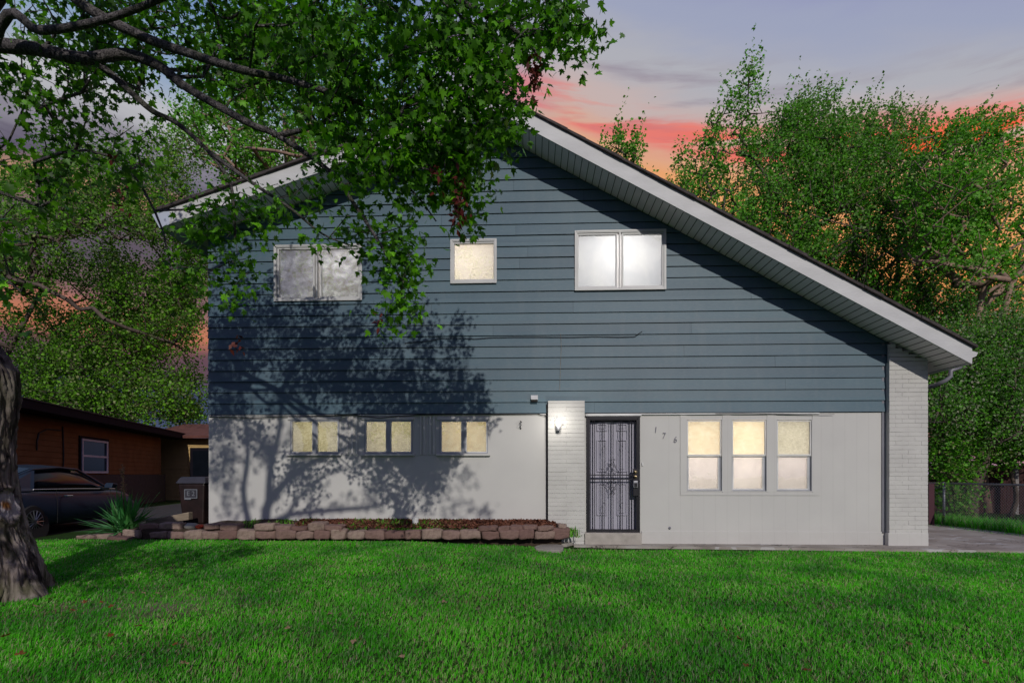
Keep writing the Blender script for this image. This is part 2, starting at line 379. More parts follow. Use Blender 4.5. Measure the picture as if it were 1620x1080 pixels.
M['curt_white'] = m_curtain('white_window_film', ((.62, .64, .68), (.70, .71, .74), (.76, .77, .78)), 3, (1, 1, .6))
M['curt_blue'] = m_curtain('blue_grey_reflection_blind', ((.26, .25, .24), (.42, .43, .50), (.70, .73, .84)), 6, (1, 1, 1.5), .5)  # mottled bluish tones paint the pane's reflection onto the blind
M['curt_warm'] = m_curtain('cream_reflection_shade', ((.70, .58, .40), (.77, .67, .49), (.80, .73, .58)), 9, (1, 1, 1.4))  # noise tones stand in for warm reflections on the panes
M['curt_cream'] = m_curtain('plain_cream_shade', ((.74, .70, .62), (.78, .74, .67), (.80, .77, .71)), 30, (1, 1, 1))
M['curt_green'] = m_curtain('pale_reflection_shade', ((.48, .45, .33), (.63, .59, .46), (.75, .72, .60)), 22, (1, 1, 1.6))  # pattern is painted in place of textured reflections on the glass
M['curt_pink'] = m_curtain('pale_pink_shade', ((.66, .60, .58), (.72, .66, .64), (.76, .70, .68)), 4, (1, 1, 1))

# ------------------------------------------------------------------ ground, paths
xs = np.concatenate([[-400, -120, -60, -30], np.arange(-20, 20.01, .4), [30, 60, 120, 400]])
ys = np.concatenate([[-200, -60, -25], np.arange(-14, 6.01, .4), [10, 20, 40, 100, 500]])
X, Y = np.meshgrid(xs, ys, indexing='ij'); Z = gz(X, Y) - .02
nx, ny = len(xs), len(ys); idx = np.arange(nx*ny).reshape(nx, ny)
fc = np.stack([idx[:-1, :-1], idx[1:, :-1], idx[1:, 1:], idx[:-1, 1:]], -1).reshape(-1, 4)
g = npmesh('ground', np.stack([X, Y, Z], -1).reshape(-1, 3), fc, M['ground'], smooth=True); tag(g, kind='structure')

# ------------------------------------------------------------------ the house
XL, XR = P(330, 600, 0).x, P(1404, 600, 0).x          # siding edges
XC = P(1467.5, 700, -.1).x                             # brick corner
ZS = P(900, 654, 0).z                                  # siding bottom
FY = -.63                                              # rake plane
pa, pb = P(1000, 290.5, FY), P(1500, 555.5, FY)
mr = (pb.z-pa.z)/(pb.x-pa.x)
qa, qb = P(400, 309, FY), P(533, 263, FY)
ml = (qb.z-qa.z)/(qb.x-qa.x)
XP = (pa.z - mr*pa.x - qa.z + ml*qa.x)/(ml-mr); ZP = pa.z + mr*(XP-pa.x)
def zr(x):  # underside of the roof
    return ZP + (mr*(x-XP) if x > XP else ml*(x-XP))
XE = P(1538, 560, FY).x; XW = P(268, 350, FY).x
YB = 9.6
HC = (0.8, 4.5, 0)
house = empty('house', HC, 'two storey gabled house with blue siding over white walls and a barred front door', 'house')
def hb(): return MB(HC)
print('house', XL, XR, XC, ZS, XP, ZP, mr, ml, XE, XW)

def clip(poly, a, b, c):
    """keep a*x+b*z<=c"""
    out = []
    for i in range(len(poly)):
        p, q = poly[i], poly[(i+1) % len(poly)]
        fp, fq = a*p[0]+b*p[1]-c, a*q[0]+b*q[1]-c
        if fp <= 0: out.append(p)
        if (fp < 0) != (fq < 0) and abs(fp-fq) > 1e-12:
            t = fp/(fp-fq); out.append((p[0]+t*(q[0]-p[0]), p[1]+t*(q[1]-p[1])))
    return out
def cut(rects, hole):
    hx0, hx1, hz0, hz1 = hole; out = []
    for (a, b, c, d) in rects:
        if b <= hx0 or a >= hx1 or d <= hz0 or c >= hz1: out.append((a, b, c, d)); continue
        if c < hz0: out.append((a, b, c, hz0))
        if d > hz1: out.append((a, b, hz1, d))
        zc, zd = max(c, hz0), min(d, hz1)
        if a < hx0: out.append((a, hx0, zc, zd))
        if b > hx1: out.append((hx1, b, zc, zd))
    return out
def hole(u0, v0, u1, v1, y=0.):
    a, b = P(u0, v1, y), P(u1, v0, y); return (a.x, b.x, a.z, b.z)
UP = {'left': hole(436, 388, 573, 477), 'small': hole(714, 380, 785, 449), 'right': hole(910, 365, 1052, 460)}
LL = [hole(460, 664, 537, 717), hole(577, 664, 653, 717), hole(696, 664, 772, 717)]
LR = [hole(1086, 663, 1143, 777), hole(1157, 663, 1213.5, 777), hole(1228, 663, 1285, 777)]
DOOR = hole(928, 658, 1012, 841)

# lap siding
sd = hb(); bh = (P(900, 654, 0).z - P(900, 654+17.62, 0).z); z = ZS; k = 0
while z < ZP:
    z1 = z+bh
    rects = [(XL, XR, z, z1)]
    for h_ in UP.values(): rects = cut(rects, h_)
    random.seed(k*5+3); js = sorted(random.uniform(XL+.8, XR-.8) for _ in range(random.choice([1, 2, 2])))
    rr = []
    for (a, b, c, d) in rects:
        cs_ = [a]+[j for j in js if a+.3 < j < b-.3]+[b]; rr += [(p, q-(.003 if q < b else 0), c, d) for p, q in zip(cs_, cs_[1:])]
    for (a, b, c, d) in rr:
        dy_ = random.uniform(-.003, .001)
        if abs(c-z) < 1e-6: c += .008+random.uniform(-.001, .002)
        if d-c < .004: continue
        poly = [(a, c), (b, c), (b, d), (a, d)]
        poly = clip(poly, -mr, 1, ZP-mr*XP); poly = clip(poly, -ml, 1, ZP-ml*XP)
        if len(poly) < 3: continue
        yf = lambda zz: -.028 + dy_ + .022*(zz-z)/bh
        sd.poly([(x, yf(zz), zz) for x, zz in poly])
        if abs(c-z-.008) < .003:
            xa = [p[0] for p in poly if abs(p[1]-c) < 1e-5]
            if len(xa) >= 2: sd.poly([(min(xa), yf(c), c), (min(xa), .001, c), (max(xa), .001, c), (max(xa), yf(c), c)])
    z = z1; k += 1
sd_o = sd.build('siding', M['siding'], house)
# backing body: gable wall behind the siding, side and back walls (with window openings)
bk = hb()
def gable(mbx, rects, y0, y1):
    for (a, b, c, d) in rects:
        poly = clip(clip([(a, c), (b, c), (b, d), (a, d)], -mr, 1, ZP-mr*XP), -ml, 1, ZP-ml*XP)
        if len(poly) >= 3: mbx.prism([(x, y0, zz) for x, zz in poly], (0, y1-y0, 0))
rects = [(XL+.005, XC-.005, ZS, ZP)]
for h_ in UP.values(): rects = cut(rects, h_)
gable(bk, rects, .002, .12); bk.build('sheathing', M['gap'], house); bk = hb()  # sheathing coloured near black so the board gaps read as shadow lines
bk.box((XL+.01, .13, 0), (XL+.13, YB-.3, zr(XL))); bk.box((XC-.13, .13, 0), (XC-.01, YB-.3, zr(XC)))
gable(bk, [(XL+.01, XC-.01, 0, ZP)], YB-.3, YB-.2)
bk.build('wall_body', M['siding'], house)
# lower white wall
lw = hb(); rects = [(XL, XC-.02, 0, ZS-.003)]
for h_ in LL+LR+[(DOOR[0], DOOR[1], 0, DOOR[3])]: rects = cut(rects, h_)
for (a, b, c, d) in rects: lw.box((a, .004, c), (b, .12, d))
lwo = lw.build('lower_wall', M['panel'], house)
pl = hb(); xd = DOOR[1]+.03; pl.box((xd, -.012, 0), (XC-.07, .0035, P(1200, 840, 0).z)); pl.build('plinth', M['panel'], house, bevel=.006)
# board under the siding, drip strip and the broken batten
tr = hb(); xm = P(1296, 655, -.02).x
tr.box((DOOR[0]-.01, -.03, ZS-.028), (xm, .003, ZS-.006)); tr.box((XL+.0, -.02, ZS-.02), (P(864, 655, 0).x, .003, ZS-.006))
tr.build('trim_board', M['trim'], house)
# vertical battens between the lower left windows
bt = hb()
for u in (548, 556, 563, 664, 670, 679, 685):
    a = P(u, 719, 0); bt = hb(); bt.box((a.x, -.016, a.z), (a.x+.034, .003, ZS-.03)); bt.build('batten', M['panel'], house, bevel=.002)
# faint panel outline under the three windows
pt = hb(); a, b = P(1076, 783, 0), P(1296, 783, 0)
pt.box((a.x, -.006, P(1076, 783, 0).z), (b.x, .003, P(1076, 783, 0).z+.05))
for h0, h1 in ((a.x, LR[0][0]), (LR[0][1], LR[1][0]), (LR[1][1], LR[2][0]), (LR[2][1], b.x)): pt.box((h0, -.006, a.z+.051), (h1, .003, ZS-.03))
pt.build('window_surround', M['panel'], house)

# painted brick
def brick_stack(name, x0, x1, z0, ztop, y0, y1, h=.0762, slope=False):
    b = hb(); z = z0; i = 0
    while z < ztop-.01:
        zt = min(z+h, ztop); n = 1 if name == 'brick_pier' else max(2, round((x1-x0)/.22)); w_ = (x1-x0)/n; sh = (i % 2)*.5
        edges = sorted(set([x0, x1] + [x0+(j+sh)*w_ for j in range(n+1) if x0+.03 < x0+(j+sh)*w_ < x1-.03]))
        for e0, e1 in zip(edges, edges[1:]):
            top = zt-(.004 if name == 'brick_pier' else .007)
            if slope: top = min(top, zr((e0+e1)/2)-.01)
            if top-z < .01: continue
            d = random.uniform(-.0025, .0025)
            b.box((e0+.0003, y0+d, z), (e1-.0003, y0+.05, top))
        z += h; i += 1
    o = b.build(name, M['wbrick'], house, bevel=.0025)
    c = hb(); zt = ztop if not slope else min(zr(x0), zr(x1))-.01
    c.box((x0+.004, y0+.0065, z0), (x1-.004, y1, zt-.008)); c.build('mortar', M['wbrick'], o)
    return o
random.seed(1)
c0 = P(1407, 700, -.11).x
brick_stack('brick_pilaster', c0, XC, 0, zr(c0)+.01, -.11, .0, slope=True)
e = hb(); e.box((c0-.02, -.116, 0), (XC+.006, -.02, P(1440, 843, -.11).z)); e.build('pilaster_base', M['panel'], house, bevel=.008)
e = hb(); e.box((c0-.06, -.012, .22), (c0-.015, .003, zr(c0)-.02)); e.build('pilaster_shade_strip', M['pipe'], house)  # dark strip added as the shade along the pilaster's left face
p0, p1 = P(867, 700, -.1), P(925, 633, -.1)
brick_stack('brick_pier', p0.x, p1.x, 0, p1.z, -.1, -.03)
e = hb(); e.box((p0.x-.03, -.03, .1), (p0.x-.006, -.022, P(866, 640, 0).z)); e.build('pier_shade_strip', M['gap'], house)  # near black strip added for the shaded left face of the pier

# roof
TH = .275
def roof_slab(x0, x1, y0, y1, dz0, dz1):
    return [(x0, y0, zr(x0)+dz0), (x1, y0, zr(x1)+dz0), (x1, y0, zr(x1)+dz1), (x0, y0, zr(x0)+dz1)]
ro = hb()
ro.prism(roof_slab(XW-.18, XP, FY-.03, 0, TH+.003, TH+.04), (0, YB+.7, 0)); ro.prism(roof_slab(XP, XE+.05, FY-.03, 0, TH+.003, TH+.04), (0, YB+.7, 0))
roof = ro.build('roof', M['shingle'], house)
# uneven shingle edge along the rake
se = hb(); random.seed(5)
for side in (0, 1):
    x = XP if side else XP
    while (x < XE+.04) if side else (x > XW-.17):
        x2 = x + (.3 if side else -.3); lim = XE+.05 if side else XW-.18
        x2 = min(x2, lim) if side else max(x2, lim); pr = random.uniform(.008, .03); t_ = random.uniform(.045, .06)
        a, b = (x, x2) if side else (x2, x)
        se.prism([(a, FY-.031-pr, zr(a)+TH+.006), (b, FY-.031-pr, zr(b)+TH+.006), (b, FY-.031-pr, zr(b)+TH+t_), (a, FY-.031-pr, zr(a)+TH+t_-.008)], (0, .12+pr, 0)); x = x2
se.build('shingle_edge', M['shingle'], roof)
fa = hb()
fa.prism(roof_slab(XW, XP, FY, 0, 0, TH), (0, .03, 0)); fa.prism(roof_slab(XP, XE, FY, 0, 0, TH), (0, .03, 0))
fa.build('rake_fascia', M['fascia'], roof)
ef = hb(); ef.prism([(XE-.03, FY+.03, zr(XE-.03)), (XE, FY+.03, zr(XE)), (XE, FY+.03, zr(XE)+TH), (XE-.03, FY+.03, zr(XE)+TH)], (0, YB+.5, 0))
ef.build('eave_fascia', M['fascia'], roof); ef = hb(); ef.prism([(XW, FY+.03, zr(XW)), (XW+.03, FY+.03, zr(XW+.03)), (XW+.03, FY+.03, zr(XW)+TH), (XW, FY+.03, zr(XW)+TH)], (0, YB+.5, 0))
ef.build('eave_fascia', M['fascia'], roof)
# soffit: narrow panels with dark seams, front overhang and both eaves
so_ = hb(); sb = hb()
for (x0, x1) in ((XW+.03, XP), (XP, XE-.03)):
    n = round((x1-x0)/.112); st = (x1-x0)/n
    for i in range(n):
        a, b = x0+i*st+.003, x0+(i+1)*st-.003
        so_.prism([(a, FY+.03, zr(a)+.012), (b, FY+.03, zr(b)+.012), (b, FY+.03, zr(b)+.022), (a, FY+.03, zr(a)+.022)], (0, -FY-.035, 0))
    for i in range(n+1):
        a = x0+i*st; a0, a1 = max(x0, a-.005), min(x1, a+.005); sb.prism([(a0, FY+.035, zr(a0)+.008), (a1, FY+.035, zr(a1)+.008), (a1, FY+.035, zr(a1)+.0115), (a0, FY+.035, zr(a0)+.0115)], (0, -FY-.045, 0))
    sb.prism([(x0, FY+.03, zr(x0)+.0235), (x1, FY+.03, zr(x1)+.0235), (x1, FY+.03, zr(x1)+.04), (x0, FY+.03, zr(x0)+.04)], (0, YB+.5, 0))
for (x0, x1) in ((XW+.03, XL), (XC, XE-.03)):
    y = .0
    while y < YB:
        so_.prism([(x0, y+.002, zr(x0)+.012), (x1, y+.002, zr(x1)+.012), (x1, y+.002, zr(x1)+.022), (x0, y+.002, zr(x0)+.022)], (0, .145, 0)); y += .15
so_.build('soffit', M['soffit'], roof); sb.build('soffit_seam', simple('soffit_seam_shadow', (.10, .10, .10), .9), roof)
# box gutter end at the left eave, small gutter at the right eave
gt = hb(); a, b = P(283, 330, FY), P(240, 333, FY); zb = zr(XW)
x2 = XW-.002
gt.prism([(x2, FY+.005, zb+.0), (x2, FY+.005, zb+TH-.01), (b.x, FY+.005, zb+TH-.10), (P(252, 355, FY).x, FY+.005, zb-.06)], (0, YB+.4, 0))
gt.build('gutter', M['gutter'], roof)
gt = hb(); zb = zr(XE)
gt.prism([(XE+.002, FY+.02, zb+.10), (XE+.08, FY+.02, zb+.13), (XE+.11, FY+.02, zb+.19), (XE+.002, FY+.02, zb+.22)], (0, YB+.4, 0))
gt.build('gutter', M['fascia'], roof)
ds = hb(); yw = .12; ya = .2
ds.tube([P(1520, 580, .1), P(1504, 586, .1), P(1504, 595, .1), P(1496, 602, .12), P(1484, 607, .18), P(1475, 611, .3), Vector((XC+.06, .6, P(1472, 614, .4).z)), Vector((XC+.05, .9, 2.6)), Vector((XC+.05, .92, .15))], .036, 10)
ds.build('downspout', M['pipe'], house, smooth=True)

# windows
def bar_rect(mb_, x0, x1, z0, z1, y0, y1, t, tb=None, tt=None):
    tb = t if tb is None else tb; tt = t if tt is None else tt
    mb_.box((x0, y0, z0), (x0+t, y1, z1)); mb_.box((x1-t, y0, z0), (x1, y1, z1))
    mb_.box((x0+t, y0, z1-tt), (x1-t, y1, z1)); mb_.box((x0+t, y0, z0), (x1-t, y1, z0+tb))
def lamp_in(x, y, z, power, col, name='room_lamp', r=.16, par=None):
    l = bpy.data.lights.new(name, 'POINT'); l.energy = power; l.color = col; l.shadow_soft_size = r
    o = bpy.data.objects.new(name, l); COL.objects.link(o)
    if par is not None: o.parent = par; o.location = Vector((x, y, z)) - Vector(HC)
    else: o.location = (x, y, z)
def room(h_, win, depth=1.1):
    b = hb(); x0, x1, z0, z1 = h_; m_ = .12
    x0 -= m_; x1 += m_; z0 -= m_; z1 += m_
    b.poly([(x0, .13, z0), (x1, .13, z0), (x1, depth, z0), (x0, depth, z0)]); b.poly([(x0, .13, z1), (x0, depth, z1), (x1, depth, z1), (x1, .13, z1)])
    b.poly([(x0, .13, z0), (x0, depth, z0), (x0, depth, z1), (x0, .13, z1)]); b.poly([(x1, .13, z0), (x1, .13, z1), (x1, depth, z1), (x1, depth, z0)])
    b.poly([(x0, depth, z0), (x1, depth, z0), (x1, depth, z1), (x0, depth, z1)])
    b.build('room_lining', M['trim'], win)
def window_up(key, panes, curt, label, power, col, lampx=.5):
    x0, x1, z0, z1 = h_ = UP[key]
    f = hb(); bar_rect(f, x0, x1, z0, z1, -.045, .06, .035)
    bar_rect(f, x0-.012, x1+.012, z0-.012, z1+.012, -.052, -.0455, .03)
    win = f.build('window', M['frame'], house, bevel=.003); win['label'] = label
    for (ua, ub) in panes:
        a, b = P(ua, 0, -.01).x, P(ub, 0, -.01).x
        s = hb(); bar_rect(s, a-.03, b+.03, z0+.036, z1-.036, -.03, .03, .03); s.build('sash', M['frame'], win, bevel=.003)
        g_ = hb(); g_.box((a+.0005, -.004, z0+.0665), (b-.0005, .002, z1-.0665)); g_.build('pane', M['glass'], win)
    if len(panes) > 1:
        s = hb(); xm_ = (P(panes[0][1], 0, 0).x+P(panes[1][0], 0, 0).x)/2
        s.box((xm_-.012, -.056, z0+.02), (xm_+.012, .05, z1-.02)); s.build('mullion', M['frame'], win)
    c = hb(); c.poly([(x0, .075, z0), (x1, .075, z0), (x1, .075, z1), (x0, .075, z1)]); c.build('shade', curt, win)
    room(h_, win)
    lamp_in(x0+(x1-x0)*lampx, .75, z1-.3, power, col, par=house)
window_up('left', [(442, 496), (509, 567)], M['curt_blue'], 'upper left window behind the maple twigs', 30, (1, .88, .7), .7)
window_up('small', [(719, 781)], M['curt_cream'], 'small square upper window', 26, (1, .86, .72), .3)
window_up('right', [(915, 974), (986, 1047)], M['curt_white'], 'wide upper right window', 44, (1, .92, .84), .5)
for i, h_ in enumerate(LL):
    x0, x1, z0, z1 = h_
    f = hb(); bar_rect(f, x0, x1, z0, z1, -.02, .06, .018)
    win = f.build('window', M['framelow'], house, bevel=.002); win['label'] = ['low strip window nearest the left corner', 'middle low strip window', 'low strip window nearest the brick pier'][i]
    xm_ = (x0+x1)/2; s = hb(); s.box((xm_-.036, -.026, z0+.018), (xm_+.036, .05, z1-.018)); s.build('mullion', M['framelow'], win, bevel=.002)
    for (a, b) in ((x0+.018, xm_-.036), (xm_+.036, x1-.018)):
        s = hb(); bar_rect(s, a, b, z0+.018, z1-.018, -.012, .03, .014); s.build('sash', M['trim'], win)
        g_ = hb(); g_.box((a+.0145, .0, z0+.0325), (b-.0145, .005, z1-.0325)); g_.build('pane', M['glass'], win)
    s = hb(); s.box((x0-.06, -.05, z0-.045), (x1+.04, .003, z0-.002)); s.build('sill', M['panel'], win, bevel=.004)
    s = hb(); s.box((x0-.05, -.022, z1+.004), (x1+.03, .003, z1+.05)); s.build('head_trim', M['panel'], win, bevel=.003)
    c = hb(); c.poly([(x0, .075, z0), (x1, .075, z0), (x1, .075, z1), (x0, .075, z1)]); c.build('shade', M['curt_green'] if i < 2 else M['curt_warm'], win)
    room(h_, win); lamp_in((x0+x1)/2, .75, (z0+z1)/2+.1, 14, (1, .88, .62), par=house)
for i, h_ in enumerate(LR):
    x0, x1, z0, z1 = h_; zm = P(1180, 721, 0).z
    f = hb(); bar_rect(f, x0, x1, z0, z1, -.006, .09, .012)
    win = f.build('window', M['frame'], house, bevel=.002); win['label'] = ['double hung window next to the house number', 'middle window of the three double hung ones', 'double hung window nearest the brick corner'][i]
    s = hb(); bar_rect(s, x0+.013, x1-.022, zm, z1-.022, -.001, .03, .017, tb=.03); s.build('sash', M['trim'], win)
    s = hb(); bar_rect(s, x0+.032, x1-.045, z0+.03, zm-.002, .035, .06, .02); s.build('sash', M['trim'], win)
    s = hb(); s.box((x0+.0145, .032, z0+.0145), (x0+.031, .08, zm)); s.box((x1-.0445, .032, z0+.0145), (x1-.0145, .08, zm)); s.box((x0+.031, .032, z0+.0145), (x1-.0445, .08, z0+.029)); s.build('track', M['framelow'], win)
    g_ = hb(); g_.box((x0+.0305, .010, zm+.0305), (x1-.0395, .014, z1-.0395)); g_.build('pane', M['glass'], win)
    g_ = hb(); g_.box((x0+.0525, .045, z0+.0505), (x1-.0655, .049, zm-.0225)); g_.build('pane', M['glass'], win)
    c = hb(); c.poly([(x0, .10, zm+.002), (x1, .10, zm+.002), (x1, .10, z1), (x0, .10, z1)]); c.build('shade', M['curt_warm'] if i < 2 else M['curt_green'], win)
    c = hb(); c.poly([(x0, .103, z0), (x1, .103, z0), (x1, .103, zm), (x0, .103, zm)]); c.build('shade', M['curt_pink'], win)
    room(h_, win); lamp_in((x0+x1)/2, .75, z1-.3, [20, 23, 15][i], (1, .88, .70), par=house); lamp_in((x0+x1)/2, .7, z0+.35, 9, (1, .90, .86), par=house)  # second, lower lamp added to brighten the bottom panes

# front door
x0, x1, z0, z1 = DOOR
dr = hb(); dr.box((x0+.03, .10, z0+.02), (x1-.03, .14, z1-.09)); door = dr.build('entry_door', M['doorpaint'], house)
pn = hb(); dw = x1-x0
for (fa_, fb_) in ((.20, .40), (.58, .78)):
    for (za, zb_) in ((.875, .94), (.52, .80), (.14, .42)):
        xa, xb = x0+dw*fa_, x0+dw*fb_; ya, yb = z0+(z1-z0)*za, z0+(z1-z0)*zb_
        bar_rect(pn, xa, xb, ya, yb, .080, .0995, .02); pn.box((xa+.045, .086, ya+.045), (xb-.045, .0995, yb-.045))
pn.build('panel_moulding', M['doorpaint'], door, bevel=.004)
b = hb(); b.box((x0-.0, .09, z0), (x0+.029, .15, z1)); b.box((x1-.029, .09, z0), (x1, .15, z1)); b.box((x0+.029, .09, z1-.088), (x1-.029, .15, z1)); b.build('door_lining', M['black'], door)
sf = hb(); bar_rect(sf, x0, x1, z0, z1, -.035, .02, .035, tb=.03, tt=.045)
sec = sf.build('security_door', M['black'], house, bevel=.003); sec['label'] = 'black wrought iron security door with scrollwork diamond'
sf = hb(); bar_rect(sf, x0+.036, x1-.036, z0+.031, z1-.046, -.022, .002, .022); sf.build('door_leaf_frame', M['black'], sec)
br = hb()
for f_ in (.115, .15, .295, .33, .462, .497, .635, .67, .805, .84, .905):
    xx = x0+dw*f_; br.tube([(xx, -.012, z0+.04), (xx, -.012, z1-.06)], .0065, 6)
for zz in (P(960, 751, 0).z, P(960, 757.5, 0).z): br.box((x0+.058, -.020, zz-.009), (x1-.10, -.004, zz+.009))
for f_ in (.295, .33, .635, .67):
    for vv, in ((706,), (714,), (795,), (802,)):
        if (vv in (706, 795)) == (f_ in (.33, .67)): p = P(900, vv, 0); br.tube([(x0+dw*f_, -.012, p.z-.012), (x0+dw*f_, -.012, p.z), (x0+dw*f_, -.012, p.z+.012)], [.007, .014, .007], 6)
br.build('bars', M['black'], sec)
sc = hb(); cx = x0+dw*.48; cz = P(960, 754, 0).z
def scroll(cx, cz, r, a0, turns, sgn):
    pts = []
    for i in range(22):
        t = i/21; a = a0 + sgn*t*turns*2*math.pi; rr = r*(1-.8*t); pts.append((cx+rr*math.cos(a), -.026, cz+rr*math.sin(a)))
    sc.tube(pts, .0042, 5)
hw, hh = .115, .30
for s1 in (-1, 1):
    for s2 in (-1, 1):
        sc.tube([(cx+s1*.01, -.026, cz+s2*hh), (cx+s1*hw*.6, -.026, cz+s2*hh*.45), (cx+s1*hw, -.026, cz+s2*.10), (cx+s1*hw*.9, -.026, cz+s2*.05)], .0042, 5)
        scroll(cx+s1*.045, cz+s2*.09, .042, math.pi/2, 1.3, s1); scroll(cx+s1*.04, cz+s2*.20, .032, 0, 1.3, -s1); scroll(cx+s1*.03, cz+s2*(hh+.0), .022, 0, 1.1, s1)
sc.build('scrollwork', M['black'], sec)
lk = hb(); a, b = P(1001, 784, 0), P(1009, 741, 0); lk.box((a.x, -.045, a.z), (b.x, -.021, b.z)); lk.build('lock_plate', M['black'], sec, bevel=.004)
for v_ in (746, 753.5):
    c = P(1005.5, v_, -.06); k_ = hb(); k_.tube([(c.x, -.0455, c.z), (c.x, -.06, c.z), (c.x, -.075, c.z), (c.x, -.085, c.z)], [.03, .033, .028, .012], 14); k_.build('door_knob', M['brass'], sec, smooth=True)
c = P(1005.5, 765.5, -.06); k_ = hb(); k_.box((c.x-.038, -.075, c.z-.062), (c.x+.038, -.046, c.z+.062)); kl = k_.build('key_safe', M['galv'], sec, bevel=.008)
k_ = hb(); k_.box((c.x-.027, -.082, c.z-.05), (c.x+.027, -.076, c.z+.025)); k_.build('key_safe_face', M['black'], sec, bevel=.002)
hd = hb(); hd.box((x0-.02, -.05, z1+.002), (x1+.02, -.0005, z1+.03)); hd.build('door_head_trim', M['trim'], house)
a, b = P(925, 857, -.12), P(1015, 841, -.12)
stp = hb(); stp.box((a.x, -.14, -.02), (b.x, .12, DOOR[2]-.002)); stp.build('door_step', M['concrete2'], house, bevel=.01)
# wall lantern
c = P(883.5, 668, -.2); LZ = c.z
l1 = hb(); l1.tube([(c.x, -.17, LZ-.145), (c.x, -.17, LZ-.135), (c.x, -.17, LZ-.10), (c.x, -.17, LZ-.07)], [.02, .034, .042, .040], 14); l1.box((c.x-.02, -.17, LZ-.11), (c.x+.02, -.112, LZ-.075))
lan = l1.build('wall_lantern', M['galv'], house, smooth=False)
l2 = hb(); l2.tube([(c.x, -.17, LZ-.068), (c.x, -.17, LZ-.05), (c.x, -.17, LZ+.04), (c.x, -.17, LZ+.07)], [.040, .047, .047, .02], 16)
em = NT('lit_lantern_glass'); em.set((.9, .9, .85)); em.b.inputs['Emission Color'].default_value = (1, .93, .78, 1); em.b.inputs['Emission Strength'].default_value = 1.6
l2.build('lantern_glass', em.m, lan, smooth=True)
l3 = hb(); l3.tube([(c.x-.05, -.17, LZ+.072), (c.x+.05, -.17, LZ+.072)], .006, 6); l3.tube([(c.x-.02, -.17, LZ+.072), (c.x-.02, -.17, LZ+.10)], .005, 6); l3.build('lantern_wire', M['galv'], lan); l3 = hb(); l3.tube([(c.x+.05, -.15, LZ-.03), (c.x+.09, -.13, LZ-.028)], .006, 6); l3.build('lantern_wire', M['galv'], lan)
lamp_in(c.x, -.42, LZ+.02, 7, (1, .96, .88), name='lantern_light', r=.05, par=house)
# house number
for ch, (u, v) in zip('176', ((1037, 680), (1050, 689.5), (1068, 695.5))):
    fc_ = bpy.data.curves.new('digit', 'FONT'); fc_.body = ch; fc_.size = .155; fc_.extrude = .004; fc_.shear = .12; fc_.align_x = 'CENTER'; fc_.align_y = 'CENTER'
    tmp = bpy.data.objects.new('digit', fc_); COL.objects.link(tmp); bpy.context.view_layer.update()
    me = bpy.data.meshes.new_from_object(tmp.evaluated_get(bpy.context.evaluated_depsgraph_get())); bpy.data.objects.remove(tmp)
    me.materials.clear(); me.materials.append(M['pipe']); o = bpy.data.objects.new('house_number', me); COL.objects.link(o); o.parent = house
    p = P(u, v, 0); o.location = Vector((p.x, -.006, p.z)) - Vector(HC); o.rotation_euler = (R(90), 0, 0); o.scale = (.8, 1, 1)
cp_ = P(1059.5, 834.5, 0); v_ = hb(); v_.tube([(cp_.x, .003, cp_.z), (cp_.x, -.016, cp_.z), (cp_.x, -.022, cp_.z)], [.022, .022, .012], 12); v_.build('pipe_cap', M['pipe'], house)
# vent hood, bell push, old hook, cable, thin wire
a, b = P(840, 634.5, -.08), P(851, 624, -.08)
v_ = hb(); v_.prism([(a.x, -.1, a.z+.03), (a.x, -.02, b.z), (a.x, .0, b.z), (a.x, .0, a.z+.02)], (b.x-a.x, 0, 0)); vh = v_.build('vent_hood', M['trim'], house)
v_ = hb(); v_.box((a.x+.005, -.085, a.z-.005), (b.x-.005, -.026, a.z+.015)); v_.build('vent_opening', M['gap'], vh)
p = P(1016.5, 734, 0); v_ = hb(); v_.box((p.x-.014, -.015, p.z-.03), (p.x+.014, .003, p.z+.03)); bl = v_.build('bell_push', M['pvc'], house, bevel=.003)
p = P(823.5, 672, 0); v_ = hb()
v_.tube([(p.x, -.01, p.z+.07), (p.x+.02, -.03, p.z+.05), (p.x-.02, -.035, p.z+.03), (p.x+.015, -.03, p.z), (p.x-.015, -.03, p.z-.03), (p.x+.01, -.02, p.z-.06), (p.x, .003, p.z-.075)], .009, 6); v_.build('wall_hook', M['black'], house)
v_ = hb(); pts = [(P(u, v, -.03)) for u, v in ((640, 543), (655, 541), (672, 540), (700, 535), (730, 535), (752, 536), (775, 534), (810, 533.2), (850, 533), (900, 533.5), (940, 532.2), (980, 533), (1004, 532.5), (1010, 528), (1016, 524))]
v_.tube(pts, .006, 5); v_.build('loose_cable', M['wire'], house)
v_ = hb(); v_.tube([P(887, 527, -.028), P(888, 550, -.03), P(886.5, 580, -.03), P(885.5, 618, -.03)], .003, 4); v_.build('thin_wire', M['timber'], house)
v_ = hb(); v_.tube([P(u, v, -.028) for u, v in ((330, 658), (365, 660), (400, 661), (440, 659), (500, 657.5), (560, 656), (600, 661), (620, 659), (660, 656), (700, 655.5), (780, 655), (850, 654.5), (864, 658))], .007, 5); v_.build('loose_cable', M['wire'], house)
v_ = hb(); v_.tube([P(1132, 654, -.035), P(1180, 653.6, -.035), P(1300, 655.5, -.035), P(1320, 655, -.035)], .004, 4); v_.build('loose_cable', M['wire'], house)

